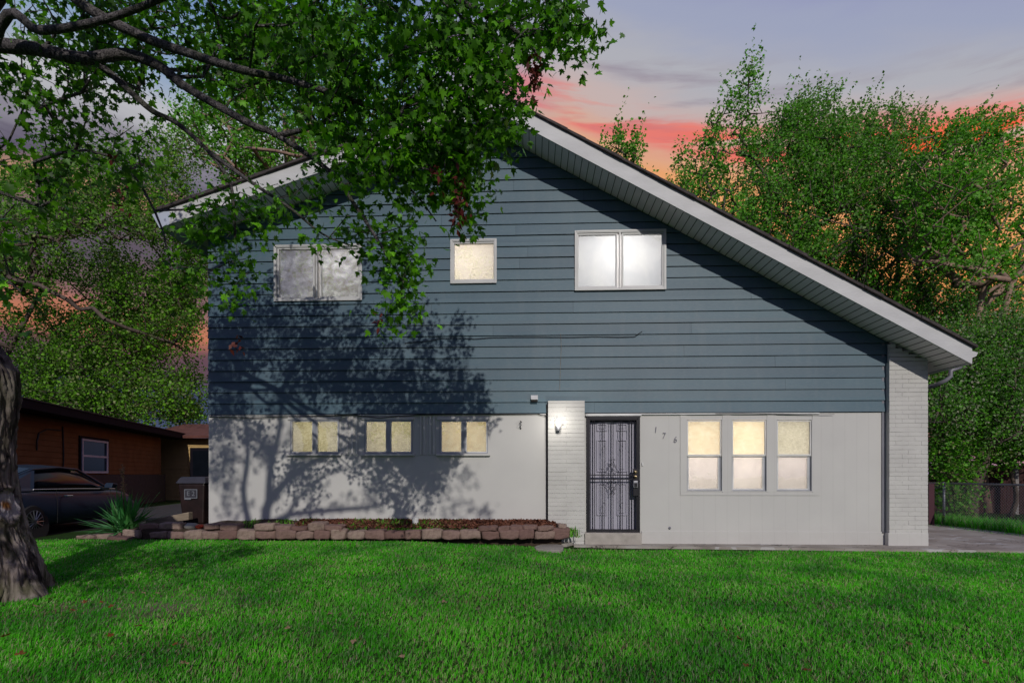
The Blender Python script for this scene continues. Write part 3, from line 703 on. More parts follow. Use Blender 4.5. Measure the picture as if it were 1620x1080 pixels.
# ------------------------------------------------------------------ paths
def slab(name, pts, z, mat, th=.05):
    b = MB(); b.prism([(p[0], p[1], z) for p in pts][::-1], (0, 0, -th)); o = b.build(name, mat); return tag(o, kind='structure')
a, c = G(1015, 858.5), G(1470, 866)
def m_path():
    n = NT('weathered_concrete_path'); x, y, z = n.xyz(); a_ = n.noise(1.6, 7); b_ = n.noise(30, 6)
    c_ = n.ramp(a_, [(.28, (.20, .175, .155)), (.5, (.30, .27, .24)), (.72, (.40, .38, .35))])
    cr = n.noise(.8, 5, dist=1.2); crk = n.math('LESS_THAN', n.math('ABSOLUTE', n.math('SUBTRACT', cr, .5)), .004)
    c_ = n.mix(n.math('MULTIPLY', crk, .85), c_, (.05, .045, .04)); pat = n.math('LESS_THAN', n.math('ABSOLUTE', n.math('SUBTRACT', n.noise(.55, 3, (1, 2.5, 1)), .42)), .012)
    c_ = n.mix(n.math('MULTIPLY', pat, .6), c_, (.5, .5, .5)); n.set(c_, .85, 0, .3); n.bump(b_, .35, .01); return n.m
M['path'] = m_path()
slab('path', [(DOOR[0]-.25, -.02), (DOOR[0]-.25, -.30), (P(1200, 700, 0).x, -.42), (XC+.4, -.62), (XC+.4, -.0), (XC, -.0)], .022, M['path'])
slab('driveway', [(XC+.4, -.62), (9.2, -1.0), (13.5, -2.1), (16, -3.2), (17, -2.0), (11.2, .1), (9.95, 3.5), (9.9, 12), (XC+.005, 12), (XC+.005, -.004), (XC+.4, -.004)], .026, M['path'])
cp = Vector((-9.9, 2.2, 0))

# ------------------------------------------------------------------ grass
SUNSH = None
def inpoly(px, py, poly):
    ins = np.zeros(len(px), bool); n = len(poly)
    for i in range(n):
        x1_, y1_ = poly[i]; x2_, y2_ = poly[(i+1) % n]
        c_ = ((y1_ > py) != (y2_ > py)) & (px < (x2_-x1_)*(py-y1_)/(y2_-y1_+1e-12)+x1_); ins ^= c_
    return ins
def blades(name, px, py, hgt, wid, mat, seed=0, lean=.35, parent=None, clump=0.):
    r = np.random.default_rng(seed); n = len(px)
    
    if clump:
        cxx = np.round(px/clump+r.normal(0, .25, n))*clump; cyy = np.round(py/clump+r.normal(0, .25, n))*clump; hh_ = np.sin(cxx*91.7+cyy*57.3)*43758.5; hh_ -= np.floor(hh_)
        hgt = hgt*(.75+.5*hh_); px = px*.6+(cxx+(hh_-.5)*clump)*.4; py = py*.6+(cyy-(hh_-.5)*clump)*.4
    pz = gz(px, py)-.02; a = r.uniform(0, 2*np.pi, n); la = r.normal(.9, 1.1, n); ln = np.abs(r.normal(0, lean, n))+.08
    h = hgt*r.uniform(.55, 1.25, n); wv = wid*r.uniform(.7, 1.3, n)
    ca, sa = np.cos(a), np.sin(a); lx, ly = np.cos(la)*ln, np.sin(la)*ln
    V = np.zeros((n, 5, 3), np.float32)
    for k_, (t, s) in enumerate(((0, -1), (0, 1), (.55, 1), (.55, -1), (1, 0))):
        bend = t**1.8; ww = wv*(1-.35*t)*s/2
        V[:, k_, 0] = px+ca*ww+lx*h*bend; V[:, k_, 1] = py+sa*ww+ly*h*bend; V[:, k_, 2] = pz+h*t*np.sqrt(np.clip(1-(ln*bend)**2*.6, .1, 1))
    base = np.arange(n)[:, None]*5
    tri = np.concatenate([base+np.array([0, 1, 2]), base+np.array([0, 2, 3]), base+np.array([3, 2, 4])], 0)
    return npmesh(name, V.reshape(-1, 3), tri, mat, parent)
r_ = np.random.default_rng(3)
def sample(n, d0, d1, u0=-190, u1=1810, pw=1.0):
    """points on the lawn between two distances from the camera"""
    t = r_.uniform(0, 1, n); d = (d0**pw + t*(d1**pw-d0**pw))**(1/pw); u = r_.uniform(u0, u1, n); a_ = (u-810)/F_PX
    return d*(-SN+a_*CS), -D+d*(CS+a_*SN)
def lawn_ok(x, y):
    ok = (y < -.66) | (x > 60)
    ok &= ~((x > DOOR[0]-.3) & (y > -.30-.035*(x-DOOR[0])-.02))
    ok |= (x < DOOR[0]-.3) & (y < -.1) & (x > .9)
    ok &= ~((x < P(905, 0, -.6).x) & (x > -8.2) & (y > -.60))
    dr = inpoly(x, y, [(XC+.4, -.66), (9.2, -1.04), (13.5, -2.14), (16, -3.24), (17.1, -2.0), (11.25, .12), (10, 3.5), (10, 12), (XC, 12), (XC, -.3)])
    return ok & ~dr
def bare(x, y):
    """bare patches under the tree and near the bed"""
    n_ = np.sin(x*3.1+np.sin(y*4.3)*1.3)*np.cos(y*3.7+np.sin(x*2.2))
    d = np.hypot((x+3.75)/1.5, y+4.45); d2 = np.hypot(x-.55, y+.85)
    return np.clip(1.15-d/.75, 0, 1)*(.5+.45*n_)+np.clip(1.2-d2/.35, 0, 1)*.6+.25*np.clip(n_-.4, 0, 1)
x, y = sample(680000, 2.6, 13.5, pw=1.25); ok = lawn_ok(x, y) & (r_.uniform(0, 1, len(x)) > bare(x, y)); x, y = x[ok], y[ok]
dd_ = np.hypot(x, y+D); patch = .5+.5*np.sin(x*2.3+1.7*np.sin(y*3.1))*np.cos(y*2.9+1.3*np.sin(x*1.7))
V1 = blades('lawn_grass', x, y, (.030+.020*patch), .0036+.0011*np.clip(dd_-3, 0, 7), M['grass'], 1, .85, clump=.045); tag(V1, kind='stuff')
x, y = sample(90000, 2.6, 9.5, pw=1.2)
pt = np.sin(x*1.7+np.sin(y*2.3)*2)*np.sin(y*2.1+np.cos(x*1.9)*2)+.6*bare(x, y)*2; ok = lawn_ok(x, y) & (r_.uniform(0, 1, len(x)) < .16+.5*np.clip(pt, 0, 1)); x, y = x[ok], y[ok]
V3 = blades('dry_thatch', x, y, .042, .0055, M['drygrass'], 4, .9); tag(V3, kind='stuff')
# strip of grass and weeds beyond the driveway, along the chain link fence
FA, FB = Pd(1475, 830, 13.0), Pd(1640, 846, 10.4)
FA.z = FB.z = 0; fd = (FB-FA).normalized(); fn = Vector((fd.y, -fd.x, 0))
if fn.x < 0: fn = -fn
n = 26000; tt = r_.uniform(-12, 6, n); ss = r_.normal(.25, .45, n)
x = FA.x+fd.x*tt+fn.x*ss; y = FA.y+fd.y*tt+fn.y*ss; ok = (ss > -.62)
hg = np.where(ss[ok] > -.15, .26, .07)
V4 = blades('weeds_by_fence', x[ok], y[ok], hg, .016, M['grass'], 5); tag(V4, kind='stuff')

# ------------------------------------------------------------------ garden bed
bd = MB(); bx0, bx1 = P(200, 700, -.5).x, P(903, 700, -.5).x
def bed_z(x, y): return .29 + .11*(y+.42)/.42*float(sstep(XL-.1, XL+.4, x)) + .02*math.sin(x*5)*math.cos(y*9)
nxs = 60
for i in range(nxs):
    xa, xb = bx0+(bx1-.15-bx0)*i/nxs, bx0+(bx1-.15-bx0)*(i+1)/nxs
    for (ya, yb) in ((-.42, -.22), (-.22, -.002)):
        bd.poly([(xa, ya, bed_z(xa, ya)), (xb, ya, bed_z(xb, ya)), (xb, yb, bed_z(xb, yb)+.02), (xa, yb, bed_z(xa, yb)+.02)])
xl = XL-.02
bd.box((bx0-.3, -.001, .0), (xl, 3.0, .27)); bd.poly([(bx0, -.42, 0), (bx1-.15, -.42, 0), (bx1-.15, -.42, .29), (bx0, -.42, .29)])
tag(bd.build('garden_soil', M['soil']), kind='structure')
n = 5200; cx_ = r_.uniform(P(470, 0, -.2).x, bx1-.25, n); cy_ = r_.uniform(-.40, -.01, n)
V = np.zeros((n, 4, 3)); a_ = r_.uniform(0, 6.28, n); l_ = r_.uniform(.015, .05, n); w_ = r_.uniform(.006, .014, n); tz = r_.uniform(-.4, .6, n)
for k_, (s, q) in enumerate(((-1, -1), (1, -1), (1, 1), (-1, 1))):
    V[:, k_, 0] = cx_+np.cos(a_)*l_*s-np.sin(a_)*w_*q; V[:, k_, 1] = cy_+np.sin(a_)*l_*s+np.cos(a_)*w_*q; V[:, k_, 2] = .315+.11*(cy_+.42)/.42*sstep(XL-.1, XL+.4, cx_)+r_.uniform(0, .03, n)+l_*s*tz+w_*q*.5
tag(npmesh('wood_chips', V.reshape(-1, 3), np.arange(n*4).reshape(-1, 4), M['mulch']), 'red brown wood chips strewn along the garden bed', 'mulch', kind='stuff')
# small green tufts in the bed
random.seed(12)
n = 1500; ub = r_.uniform(0, 1, n); uu = np.concatenate([r_.normal(665, 22, 500), r_.normal(560, 14, 150), r_.normal(720, 22, 350), r_.normal(610, 16, 250), r_.normal(480, 5, 60), r_.normal(390, 8, 60), r_.normal(440, 10, 90), r_.normal(810, 25, 160), r_.normal(900, 8, 130)])
xb_ = np.array([P(u, 0, -.3).x for u in uu]); yb_ = r_.uniform(-.42, -.03, len(uu))
o = blades('ground_cover', xb_, yb_, .10, .022, M['bush'], 9, .9); me_ = o.data; co_ = np.empty(len(me_.vertices)*3, np.float32); me_.vertices.foreach_get('co', co_); co_ = co_.reshape(-1, 3); co_[:, 2] += .11*(co_[:, 1]+.42)/.42; me_.vertices.foreach_set('co', co_.ravel()); o.location.z = .17; tag(o, 'low green weeds sprouting in the garden bed', 'weeds', kind='stuff')

# edging blocks
def block(u0, u1, v0, v1, y, seed, label, depth=.26):
    random.seed(seed); a, b = P(u0, v1, y), P(u1, v0, y); cx_, cz_ = (a.x+b.x)/2, a.z; wv, hv = (b.x-a.x)*.985, (b.z-a.z)
    bl_ = []
    n_ = 7
    verts = []; faces = []; ix = {}
    def vid(i, j, k):
        if (i, j, k) not in ix:
            x = -wv/2+wv*i/n_; yy = depth*j/n_; z = hv*k/n_
            e = sum(1 for q in (i, j, k) if q in (0, n_))
            rr = .006 if e >= 1 else 0; sh = .007*(e-1) if e > 1 else 0
            cxv = Vector((x, yy-depth/2, z-hv/2)); 
            if sh: cxv -= Vector((math.copysign(sh, cxv.x) if i in (0, n_) else 0, math.copysign(sh, cxv.y) if j in (0, n_) else 0, math.copysign(sh*.8, cxv.z) if k in (0, n_) else 0))
            nv = noise.noise_vector(Vector((x*7+seed*3.1, yy*7, z*7)))*.024+noise.noise_vector(Vector((x*28+seed, yy*28, z*28)))*.006
            cxv += nv; ix[(i, j, k)] = len(verts); verts.append((cxv.x, cxv.y+depth/2, cxv.z+hv/2))
        return ix[(i, j, k)]
    R5 = range(n_)
    for i in R5:
        for k in R5:
            faces.append((vid(i, 0, k), vid(i+1, 0, k), vid(i+1, 0, k+1), vid(i, 0, k+1))); faces.append((vid(i, n_, k), vid(i, n_, k+1), vid(i+1, n_, k+1), vid(i+1, n_, k)))
            faces.append((vid(i, k, n_), vid(i+1, k, n_), vid(i+1, k+1, n_), vid(i, k+1, n_))); faces.append((vid(i, k, 0), vid(i, k+1, 0), vid(i+1, k+1, 0), vid(i+1, k, 0)))
            faces.append((vid(0, i, k), vid(0, i, k+1), vid(0, i+1, k+1), vid(0, i+1, k))); faces.append((vid(n_, i, k), vid(n_, i+1, k), vid(n_, i+1, k+1), vid(n_, i, k+1)))
    me = bpy.data.meshes.new('edging_block'); me.from_pydata(verts, [], faces); me.materials.append(M['stone'])
    me.polygons.foreach_set('use_smooth', [True]*len(me.polygons))
    o = bpy.data.objects.new('edging_block', me); COL.objects.link(o); o.location = (cx_, y, cz_); o.rotation_euler = (random.uniform(-.03, .03), random.uniform(-.03, .03), random.uniform(-.05, .05))
    return tag(o, label, 'stone block', 'blocks edging the garden bed')
ORD = ['first', 'second', 'third', 'fourth', 'fifth', 'sixth', 'seventh', 'eighth', 'ninth', 'tenth', 'eleventh', 'twelfth', 'thirteenth', 'fourteenth', 'fifteenth', 'sixteenth', 'seventeenth', 'eighteenth', 'nineteenth', 'twentieth', 'twenty-first', 'twenty-second']
low = []; u = 318; random.seed(21)
while u < 862:
    w_ = random.uniform(25, 33); low.append((u, u+w_)); u += w_+random.choice([0, 0, .8])
low_n = len(low)
for i, (a, b) in enumerate(low):
    dv = (i*7 % 5)*.5
    block(a, b, 840.3-dv*1.5, 853, -.62+.012*((i*5)%4-1.5), 100+i, 'reddish edging block, %s from the left in the lower row' % ORD[i])
upl = [(347, 375, 829, 839.5), (400, 432, 827.5, 839.5), (432, 458, 831, 839.5), (458, 486, 833, 839.8), (486, 513, 826.5, 839.5), (513, 540, 831, 839.5)]
for i, (a, b, v0, v1) in enumerate(upl): block(a, b, v0, v1, -.60, 200+i, 'dark upper block, %s from the left in the shaded end of the edging' % ORD[i])
upr = [(755, 786, 833, 840.5), (787, 807, 832.5, 840), (806, 828, 832, 839), (826, 850, 831, 838), (850, 876, 832, 839.5)]
for i, (a, b, v0, v1) in enumerate(upr): block(a, b, v0, v1, -.60, 220+i, 'thin capping block, %s from the left on the sunlit end of the edging' % ORD[i])
block(864, 902, 836, 852, -.55, 240, 'large rounded end block at the right tip of the edging by the brick pier')
block(883, 897, 829, 835.5, -.45, 241, 'small dark block sitting on top of the rounded end block')
lft = [(118, 148, 846.5, 853, -.50, 'flat reddish block at the far left tip of the edging'), (148, 182, 845.5, 852.5, -.45, 'flat block second from the left tip below the yucca'),
       (181, 199, 843, 849, -.35, 'small tan stone between the flat blocks and the upright block'), (168, 200, 849, 856, -.75, 'pale flat stone lying in the grass below the yucca'),
       (194, 219, 837, 852.5, -.50, 'chunky upright block right below the yucca'), (218, 249, 828.5, 841.5, -.42, 'pale slab of the upper row just right of the yucca'),
       (249, 284, 827, 840, -.42, 'long pale slab in the upper row left of the trash bin'), (237, 263, 841, 852.5, -.5, 'rounded pinkish stone under the pale slab beside the yucca'),
       (263, 290, 840.5, 853, -.5, 'rounded block under the long pale slab'), (290, 318, 839, 853.5, -.56, 'brown block below the trash bin'),
       (322, 346, 828, 838, -.55, 'near black block at the lower left corner of the house')]
for i, (a, b, v0, v1, y_, lb) in enumerate(lft): block(a, b, v0, v1, y_, 300+i, lb, .22)
# flagstone patch in the grass
def flat_stone(u0, u1, v0, v1, seed, label):
    random.seed(seed); a, b = G(u0, (v0+v1)/2, .1), G(u1, (v0+v1)/2, .1); c_ = (a+b)/2; rx = (b.x-a.x)/2; ry = abs(G(u0, v0, .1).y-G(u0, v1, .1).y)/2
    zc = float(gz(c_.x, c_.y)); m_ = MB((c_.x, c_.y, zc)); pts = []
    for i in range(12):
        t = i/12*2*math.pi; k_ = random.uniform(.8, 1.1); pts.append((c_.x+rx*math.cos(t)*k_, c_.y+ry*math.sin(t)*k_, zc-.02))
    m_.prism(pts[::-1], (0, 0, .055)); o = m_.build('flat_stone', M['concrete'], bevel=.008); return tag(o, label, 'stone', 'flat stones in the grass')
flat_stone(845, 895, 856, 866, 1, 'flat pinkish paving stone in the grass before the right end of the edging')
flat_stone(868, 905, 851, 856, 2, 'narrow flat stone against the rounded end block')
# timber, grey rock, white pipe
a, b = P(233, 824, .35), P(301, 816, .35); m_ = MB((a.x, a.y, a.z-.07)); m_.prism([(a.x, .3, a.z-.07), (b.x, .3, b.z-.07), (b.x, .3, b.z+.08), (a.x, .3, a.z+.02)], (0, .13, 0))
tag(m_.build('timber', M['timber'], bevel=.012), 'weathered landscaping timber lying behind the stones left of the bin', 'timber')
def rock(u, v, y, r, mat, name, label, cat, sx=1.4):
    p = P(u, v, y); m_ = MB(p); n_ = 10
    import itertools
    vs = []
    for i in range(7):
        for j in range(n_):
            th = math.pi*i/6; ph = 2*math.pi*j/n_; d = Vector((math.sin(th)*math.cos(ph)*sx, math.sin(th)*math.sin(ph), math.cos(th)*.7))
            vs.append(tuple(d*r*(1+.3*noise.noise(d*2+Vector((u, v, 0))))))
    m_.v = vs
    for i in range(6):
        for j in range(n_): m_.f.append((i*n_+j, (i+1)*n_+j, (i+1)*n_+(j+1) % n_, i*n_+(j+1) % n_))
    return tag(m_.build(name, mat, smooth=True), label, cat)
rock(303, 832, -.3, .09, M['concrete'], 'rock', 'rounded grey rock lying below the trash bin', 'rock')
rock(317, 832.5, -.32, .06, simple('orange_flower', (.5, .06, .02), .8, var=.5, scale=30), 'flower_clump', 'small orange red flower clump beside the grey rock', 'flowers')
p = P(657, 828, -.2); m_ = MB((p.x, p.y, .28)); m_.tube([(p.x, p.y, .28), (p.x, p.y, .46)], .055, 14); m_.tube([(p.x, p.y, .455), (p.x, p.y, .49)], .062, 14)
tag(m_.build('vent_pipe', M['pvc'], smooth=False), 'short white plastic pipe stub standing in the garden bed', 'pipe')

# ------------------------------------------------------------------ yucca
yc = P(197, 838, -.15); yc.z = .12
yu = empty('yucca', yc, 'spiky green yucca with a dried flower stalk in front of the car', 'plant'); random.seed(4)
V = []; Fq = []
def strap(base, az, el, L, wd, droop):
    n0 = len(V); k = 7; d = Vector((math.cos(az)*math.cos(el), math.sin(az)*math.cos(el), math.sin(el))); sdv = Vector((-math.sin(az), math.cos(az), 0))
    p = Vector(base)
    for i in range(k+1):
        t = i/k; w_ = wd*(math.sin(math.pi*min(t*1.15+.12, 1))**.6 if t < .98 else .02)
        V.append(tuple(p - sdv*w_*.5)); V.append(tuple(p + sdv*w_*.5 + Vector((0, 0, -w_*.2)))); p = p + d*(L/k); d = (d + Vector((0, 0, -droop*(.3+t)/k))).normalized()
    for i in range(k): Fq.append((n0+2*i, n0+2*i+1, n0+2*i+3, n0+2*i+2))
for i in range(120):
    el = random.uniform(.15, 1.45)**1.0; az = random.uniform(0, 2*math.pi); strap((random.gauss(0, .05), random.gauss(0, .05), random.uniform(.02, .16)), az, el, random.uniform(.45, .72), random.uniform(.028, .042), random.uniform(.1, .7)*(1.4-el*.6))
for i in range(50):
    az = random.uniform(0, 2*math.pi); strap((random.gauss(0, .05), random.gauss(0, .05), random.uniform(.02, .08)), az, random.uniform(.0, .5), random.uniform(.3, .5), .025, random.uniform(1., 2.2))
npmesh('leaf_rosette', V, Fq, M['yucca'], yu)
m_ = MB(); st = [(0, 0, .1), (.0, 0, .45), (-.02, 0, .75), (-.03, 0, 1.0)]; m_.tube(st, [.016, .014, .010, .004], 6)
for i in range(46):
    t = random.uniform(.58, .98); az = random.uniform(0, 6.28); r2 = random.uniform(.02, .055); x = -.03*t; m_.tube([(x, 0, t), (x+math.cos(az)*r2, math.sin(az)*r2, t+.02)], [.004, .007], 4)
m_.build('flower_stalk', M['stalk'], yu); yu.scale = (1.2, 1.2, 1.32)

# ------------------------------------------------------------------ car
car_loc = Pd(52, 852, 10.05); ca = R(-6.8)
fwdc = Vector((math.sin(ca), math.cos(ca), 0)); fw = Vector((CS*fwdc.x - SN*fwdc.y, SN*fwdc.x + CS*fwdc.y, 0))
lft_ = Vector((-fw.y, fw.x, 0)); CL, CW = 4.6, 1.8
cen = car_loc + fw*(CL/2-.95) + lft_*(CW/2); cen.z = 0.0
car = empty('parked_car', cen, 'dark grey two door car parked nose-in beside the brown house', 'car', rz=math.atan2(fw.y, fw.x))
def loft(stations, mat, name, par, smooth=True):
    vs = []; fs = []; k = len(stations[0][1])
    for x, prof in stations: vs += [(x, y, z) for y, z in prof]
    for i in range(len(stations)-1):
        for j in range(k):
            a = i*k+j; b = i*k+(j+1) % k; fs.append((a, b, b+k, a+k))
    fs.append(tuple(range(k))[::-1]); fs.append(tuple((len(stations)-1)*k+j for j in range(k)))
    m_ = MB(); m_.v = vs; m_.f = fs; return m_.build(name, mat, par, smooth)
def sec_body(hw, zb, zt, tum=.1, crown=.04):
    r = [(0, zb), (hw*.88, zb), (hw*.97, zb+.10), (hw, zb+.28), (hw*.995, (zb+zt)/2+.08), (hw*.965, zt-.10), (hw*.90, zt-.02), (hw*.6, zt+crown*.6), (0, zt+crown)]
    return r + [(-y, z) for y, z in r[-2:0:-1]]
stn = [(-2.30, .62, .42, .72), (-2.24, .78, .30, .88), (-2.0, .86, .22, .96), (-1.6, .895, .19, .975), (-.9, .9, .18, .955), (0, .9, .18, .93), (.9, .9, .18, .91), (1.25, .895, .18, .90), (1.7, .88, .2, .84), (2.05, .82, .22, .74), (2.24, .70, .28, .62), (2.30, .55, .34, .54)]
cb = loft([(x, sec_body(hw, zb, zt)) for x, hw, zb, zt in stn], M['carpaint'], 'body', car)
cb.modifiers.new('subdiv', 'SUBSURF').render_levels = 1
def sec_roof(hw0, z0, hw1, z1):
    r = [(0, z0), (hw0, z0), (hw0*.55+hw1*.45, z0+(z1-z0)*.5), (hw1, z1-.05), (hw1*.86, z1-.01), (hw1*.5, z1+.015), (0, z1+.02)]
    return r + [(-y, z) for y, z in r[-2:0:-1]]
stn = [(-2.0, .68, .93, .60, .97), (-1.5, .79, .93, .60, 1.20), (-1.0, .82, .92, .60, 1.36), (-.3, .83, .9, .60, 1.41), (.25, .83, .9, .60, 1.37), (.75, .82, .9, .62, 1.16), (1.2, .76, .88, .66, .92)]
loft([(x, sec_roof(a, b, c, d)) for x, a, b, c, d in stn], M['darkglass'], 'window_glass', car)
m_ = MB()
for s in (-1, 1):
    top = [(-2.02, .63, .965), (-1.5, .62, 1.205), (-1.0, .615, 1.375), (-.3, .615, 1.425), (.25, .615, 1.385), (.75, .635, 1.175), (1.22, .69, .93)]
    m_.tube([(x, s*(y+.012), z-.03) for x, y, z in top], [.03, .03, .026, .024, .026, .03, .03], 8)
m_.build('roof_rail', M['carpaint'], cb)
stn = [(-1.55, .58, 1.19), (-1.0, .6, 1.37), (-.3, .6, 1.42), (.25, .6, 1.38)]
vs = []; 
m_ = MB()
for (xa, ha, za), (xb, hb_, zb_) in zip(stn, stn[1:]):
    for y0_, y1_, d0, d1 in ((-1, -.5, 0, .03), (-.5, 0, .03, .04), (0, .5, .04, .03), (.5, 1, .03, 0)):
        m_.poly([(xa, ha*y0_, za+d0), (xb, hb_*y0_, zb_+d0), (xb, hb_*y1_, zb_+d1), (xa, ha*y1_, za+d1)])
m_.build('roof_panel', M['carpaint'], car, smooth=True)
m_ = MB()  # rear quarter pillar, right side
for s in (-1, 1): m_ = MB(); m_.prism([(-2.0, s*.80, .93), (-1.25, s*.835, .93), (-1.0, s*.66, 1.33), (-1.45, s*.625, 1.22)], (0, s*.012, 0)); m_.build('quarter_pillar', M['carpaint'], cb)
m_ = MB()
for s in (-1, 1): m_.tube([(-1.3, s*.872, .955), (0, s*.885, .935), (1.15, s*.885, .905)], .010, 6)
m_.build('belt_trim', M['chrome'], car)
m_ = MB()
for s in (-1,):
    m_.tube([(-.55, s*.912, .80), (-.50, s*.935, .80), (-.34, s*.935, .795), (-.29, s*.912, .795)], .013, 6)
m_.build('door_handle', M['chrome'], car)
m_ = MB()
for xx, in ((-.72,), (.98,)): m_.tube([(xx, -.885, .92), (xx+.01, -.903, .6), (xx, -.902, .25)], .004, 4)
m_.build('door_seam', M['rubber'], car)
m_ = MB(); m_.prism([(.78, -.86, .93), (.98, -.86, .93), (1.0, -.88, 1.03), (.80, -.88, 1.05)], (0, -.17, 0)); m_.build('mirror', M['carpaint'], car, bevel=.02)
for xw in (-1.35, 1.40):
    for s in (-1, 1):
        m_ = MB(); ring = []
        m_.tube([(xw, s*.885, .33), (xw, s*.9065, .335)], .385, 36); m_.build('wheel_arch', M['rubber'], car)
        m_ = MB(); m_.tube([(xw, s*.72, .325), (xw, s*.885, .325), (xw, s*.915, .325), (xw, s*.922, .325)], [.325, .325, .31, .24], 36); wh = m_.build('wheel', M['rubber'], car, smooth=False)
        m_ = MB()
        for i in range(36):
            a0, a1 = 2*math.pi*i/36, 2*math.pi*(i+1)/36
            m_.poly([(xw+math.cos(a)*r, s*.927, .325+math.sin(a)*r) for a, r in ((a0, .235), (a1, .235), (a1, .215), (a0, .215))])
        for i in range(15):
            a = 2*math.pi*i/15; m_.tube([(xw+math.cos(a)*.04, s*.932, .325+math.sin(a)*.04), (xw+math.cos(a)*.22, s*.929, .325+math.sin(a)*.22)], [.014, .009], 5)
        m_.tube([(xw, s*.92, .325), (xw, s*.94, .325)], .045, 12); m_.build('rim', M['alloy'], wh)
m_ = MB()
for s in (-1, 1): m_.prism([(1.95, s*.80, .60), (2.2, s*.64, .56), (2.18, s*.66, .68), (1.9, s*.81, .74)], (.02, s*.035, 0))
m_.build('headlight', M['chrome'], car)

# ------------------------------------------------------------------ neighbouring houses on the left
def camw(xc, d, z): # camera-space (right, depth) -> world
    return Vector((xc*CS - d*SN, -D + xc*SN + d*CS, z))
sl_ = -.278
def wall_pt(d, off=0.): return (-13.3+off + sl_*(d-13.3), d)
nd = Vector((sl_, 1)).normalized()
wA, wB = wall_pt(9.0), wall_pt(24.0)
A3, B3 = camw(*wA, 0), camw(*wB, 0)
nh = empty('neighbour_house', (A3+B3)/2, 'low brown clapboard house with a dark overhanging roof behind the parked car', 'house')
def nb(): return MB((A3+B3)/2)
dirw = (B3-A3).normalized(); nrm = Vector((dirw.y, -dirw.x, 0))
if nrm.x < 0: nrm = -nrm
LN = (B3-A3).length
def W(s, o, z): v = A3+dirw*s+nrm*o; return (v.x, v.y, z)
m_ = nb(); zz = 1.25
while zz < 2.95:
    zt = min(zz+.17, 2.95)
    m_.prism([W(0, .025, zz), W(LN, .025, zz), W(LN, .008, zt), W(0, .008, zt)], tuple(-nrm*.05)); zz += .17
m_.build('clapboard_wall', M['brown_siding'], nh)
m_ = nb(); m_.prism([W(0, -.06, 0), W(LN, -.06, 0), W(LN, -.06, 3.0), W(0, -.06, 3.0)], tuple(-nrm*8)); m_.build('wall_core', M['brown_siding'], nh)
m_ = nb(); m_.prism([W(0, .07, 0), W(LN+.4, .07, 0), W(LN+.4, .07, 1.24), W(0, .07, 1.24)], tuple(-nrm*.12)); m_.build('wainscot', M['dark_brick'], nh)
EO = .62
m_ = nb(); m_.prism([W(-1, EO, 2.98), W(LN+2.4, EO, 2.98), W(LN+2.4, EO, 3.22), W(-1, EO, 3.22)], tuple(-nrm*.05)); m_.prism([W(-1, EO-.06, 2.96), W(LN+2.4, EO-.06, 2.96), W(LN+2.4, EO-.06, 2.99), W(-1, EO-.06, 2.99)], tuple(-nrm*(EO+.0)))
nf = m_.build('eave', M['dark_fascia'], nh)
m_ = nb(); m_.prism([W(-1, EO+.03, 3.225), W(LN+2.4, EO+.03, 3.225), W(LN+2.4, -4, 4.0), W(-1, -4, 4.0)], (0, 0, .03)); m_.prism([W(-1, -4, 4.0), W(LN+2.4, -4, 4.0), W(LN+2.4, -9, 3.1), W(-1, -9, 3.1)], (0, 0, .03)); m_.build('roof', M['shingle'], nh)
def s_at(u):
    a_ = (u-810)/F_PX; d = (-13.3 - sl_*13.3)/(a_-sl_); q = camw(a_*d, d, 0); return (q-A3).dot(dirw), d
s0, d0 = s_at(125.5); s1, d1 = s_at(167); z0_ = H-(749-750)*d0/F_PX+.02; z1_ = H+(750-693)*d0/F_PX
z1_ = min(z1_, 2.55)
def wbar(m_, s0, s1, z0, z1, o0, o1): m_.prism([W(s0, o1, z0), W(s1, o1, z0), W(s1, o1, z1), W(s0, o1, z1)], tuple(-nrm*(o1-o0)))
m_ = nb(); t = .07
wbar(m_, s0, s0+t, z0_, z1_, .03, .09); wbar(m_, s1-t*1.5, s1, z0_, z1_, .03, .09); wbar(m_, s0+t, s1-t*1.5, z1_-t, z1_, .03, .09); wbar(m_, s0+t, s1-t*1.5, z0_, z0_+t, .03, .09); wbar(m_, s0+t, s1-t*1.5, (z0_+z1_)/2-.03, (z0_+z1_)/2+.04, .03, .085)
nw = m_.build('window', simple('pale_blue_frame', (.34, .37, .46), .5), nh)
m_ = nb(); wbar(m_, s0+t, s1-t*1.5, z0_+t, z1_-t, .03, .05); m_.build('pane', M['darkglass'], nw)
m_ = nb(); wbar(m_, s0-.09, s0-.002, z0_-.0, z1_+.09, .02, .06); wbar(m_, s1+.002, s1+.12, z0_, z1_+.09, .02, .06); wbar(m_, s0-.0, s1, z1_+.002, z1_+.09, .02, .06); m_.build('window_trim', M['dark_fascia'], nw)
# cables on the brown wall
m_ = nb(); sA, dA = s_at(97); sB, dB = s_at(56); 
m_.tube([W(sA, .04, 2.75), W(sA+.03, .04, 2.3), W(sA+.05, .04, 1.7), W(sA, .04, 1.25)], .02, 5); m_.tube([W(sA-.1, .04, 2.62), W(sB+.5, .04, 2.60), W(sB+.1, .04, 2.45), W(sB, .04, 2.2), W(sB, .04, 1.95)], .02, 5); m_.build('wall_cable', M['wire'], nh)
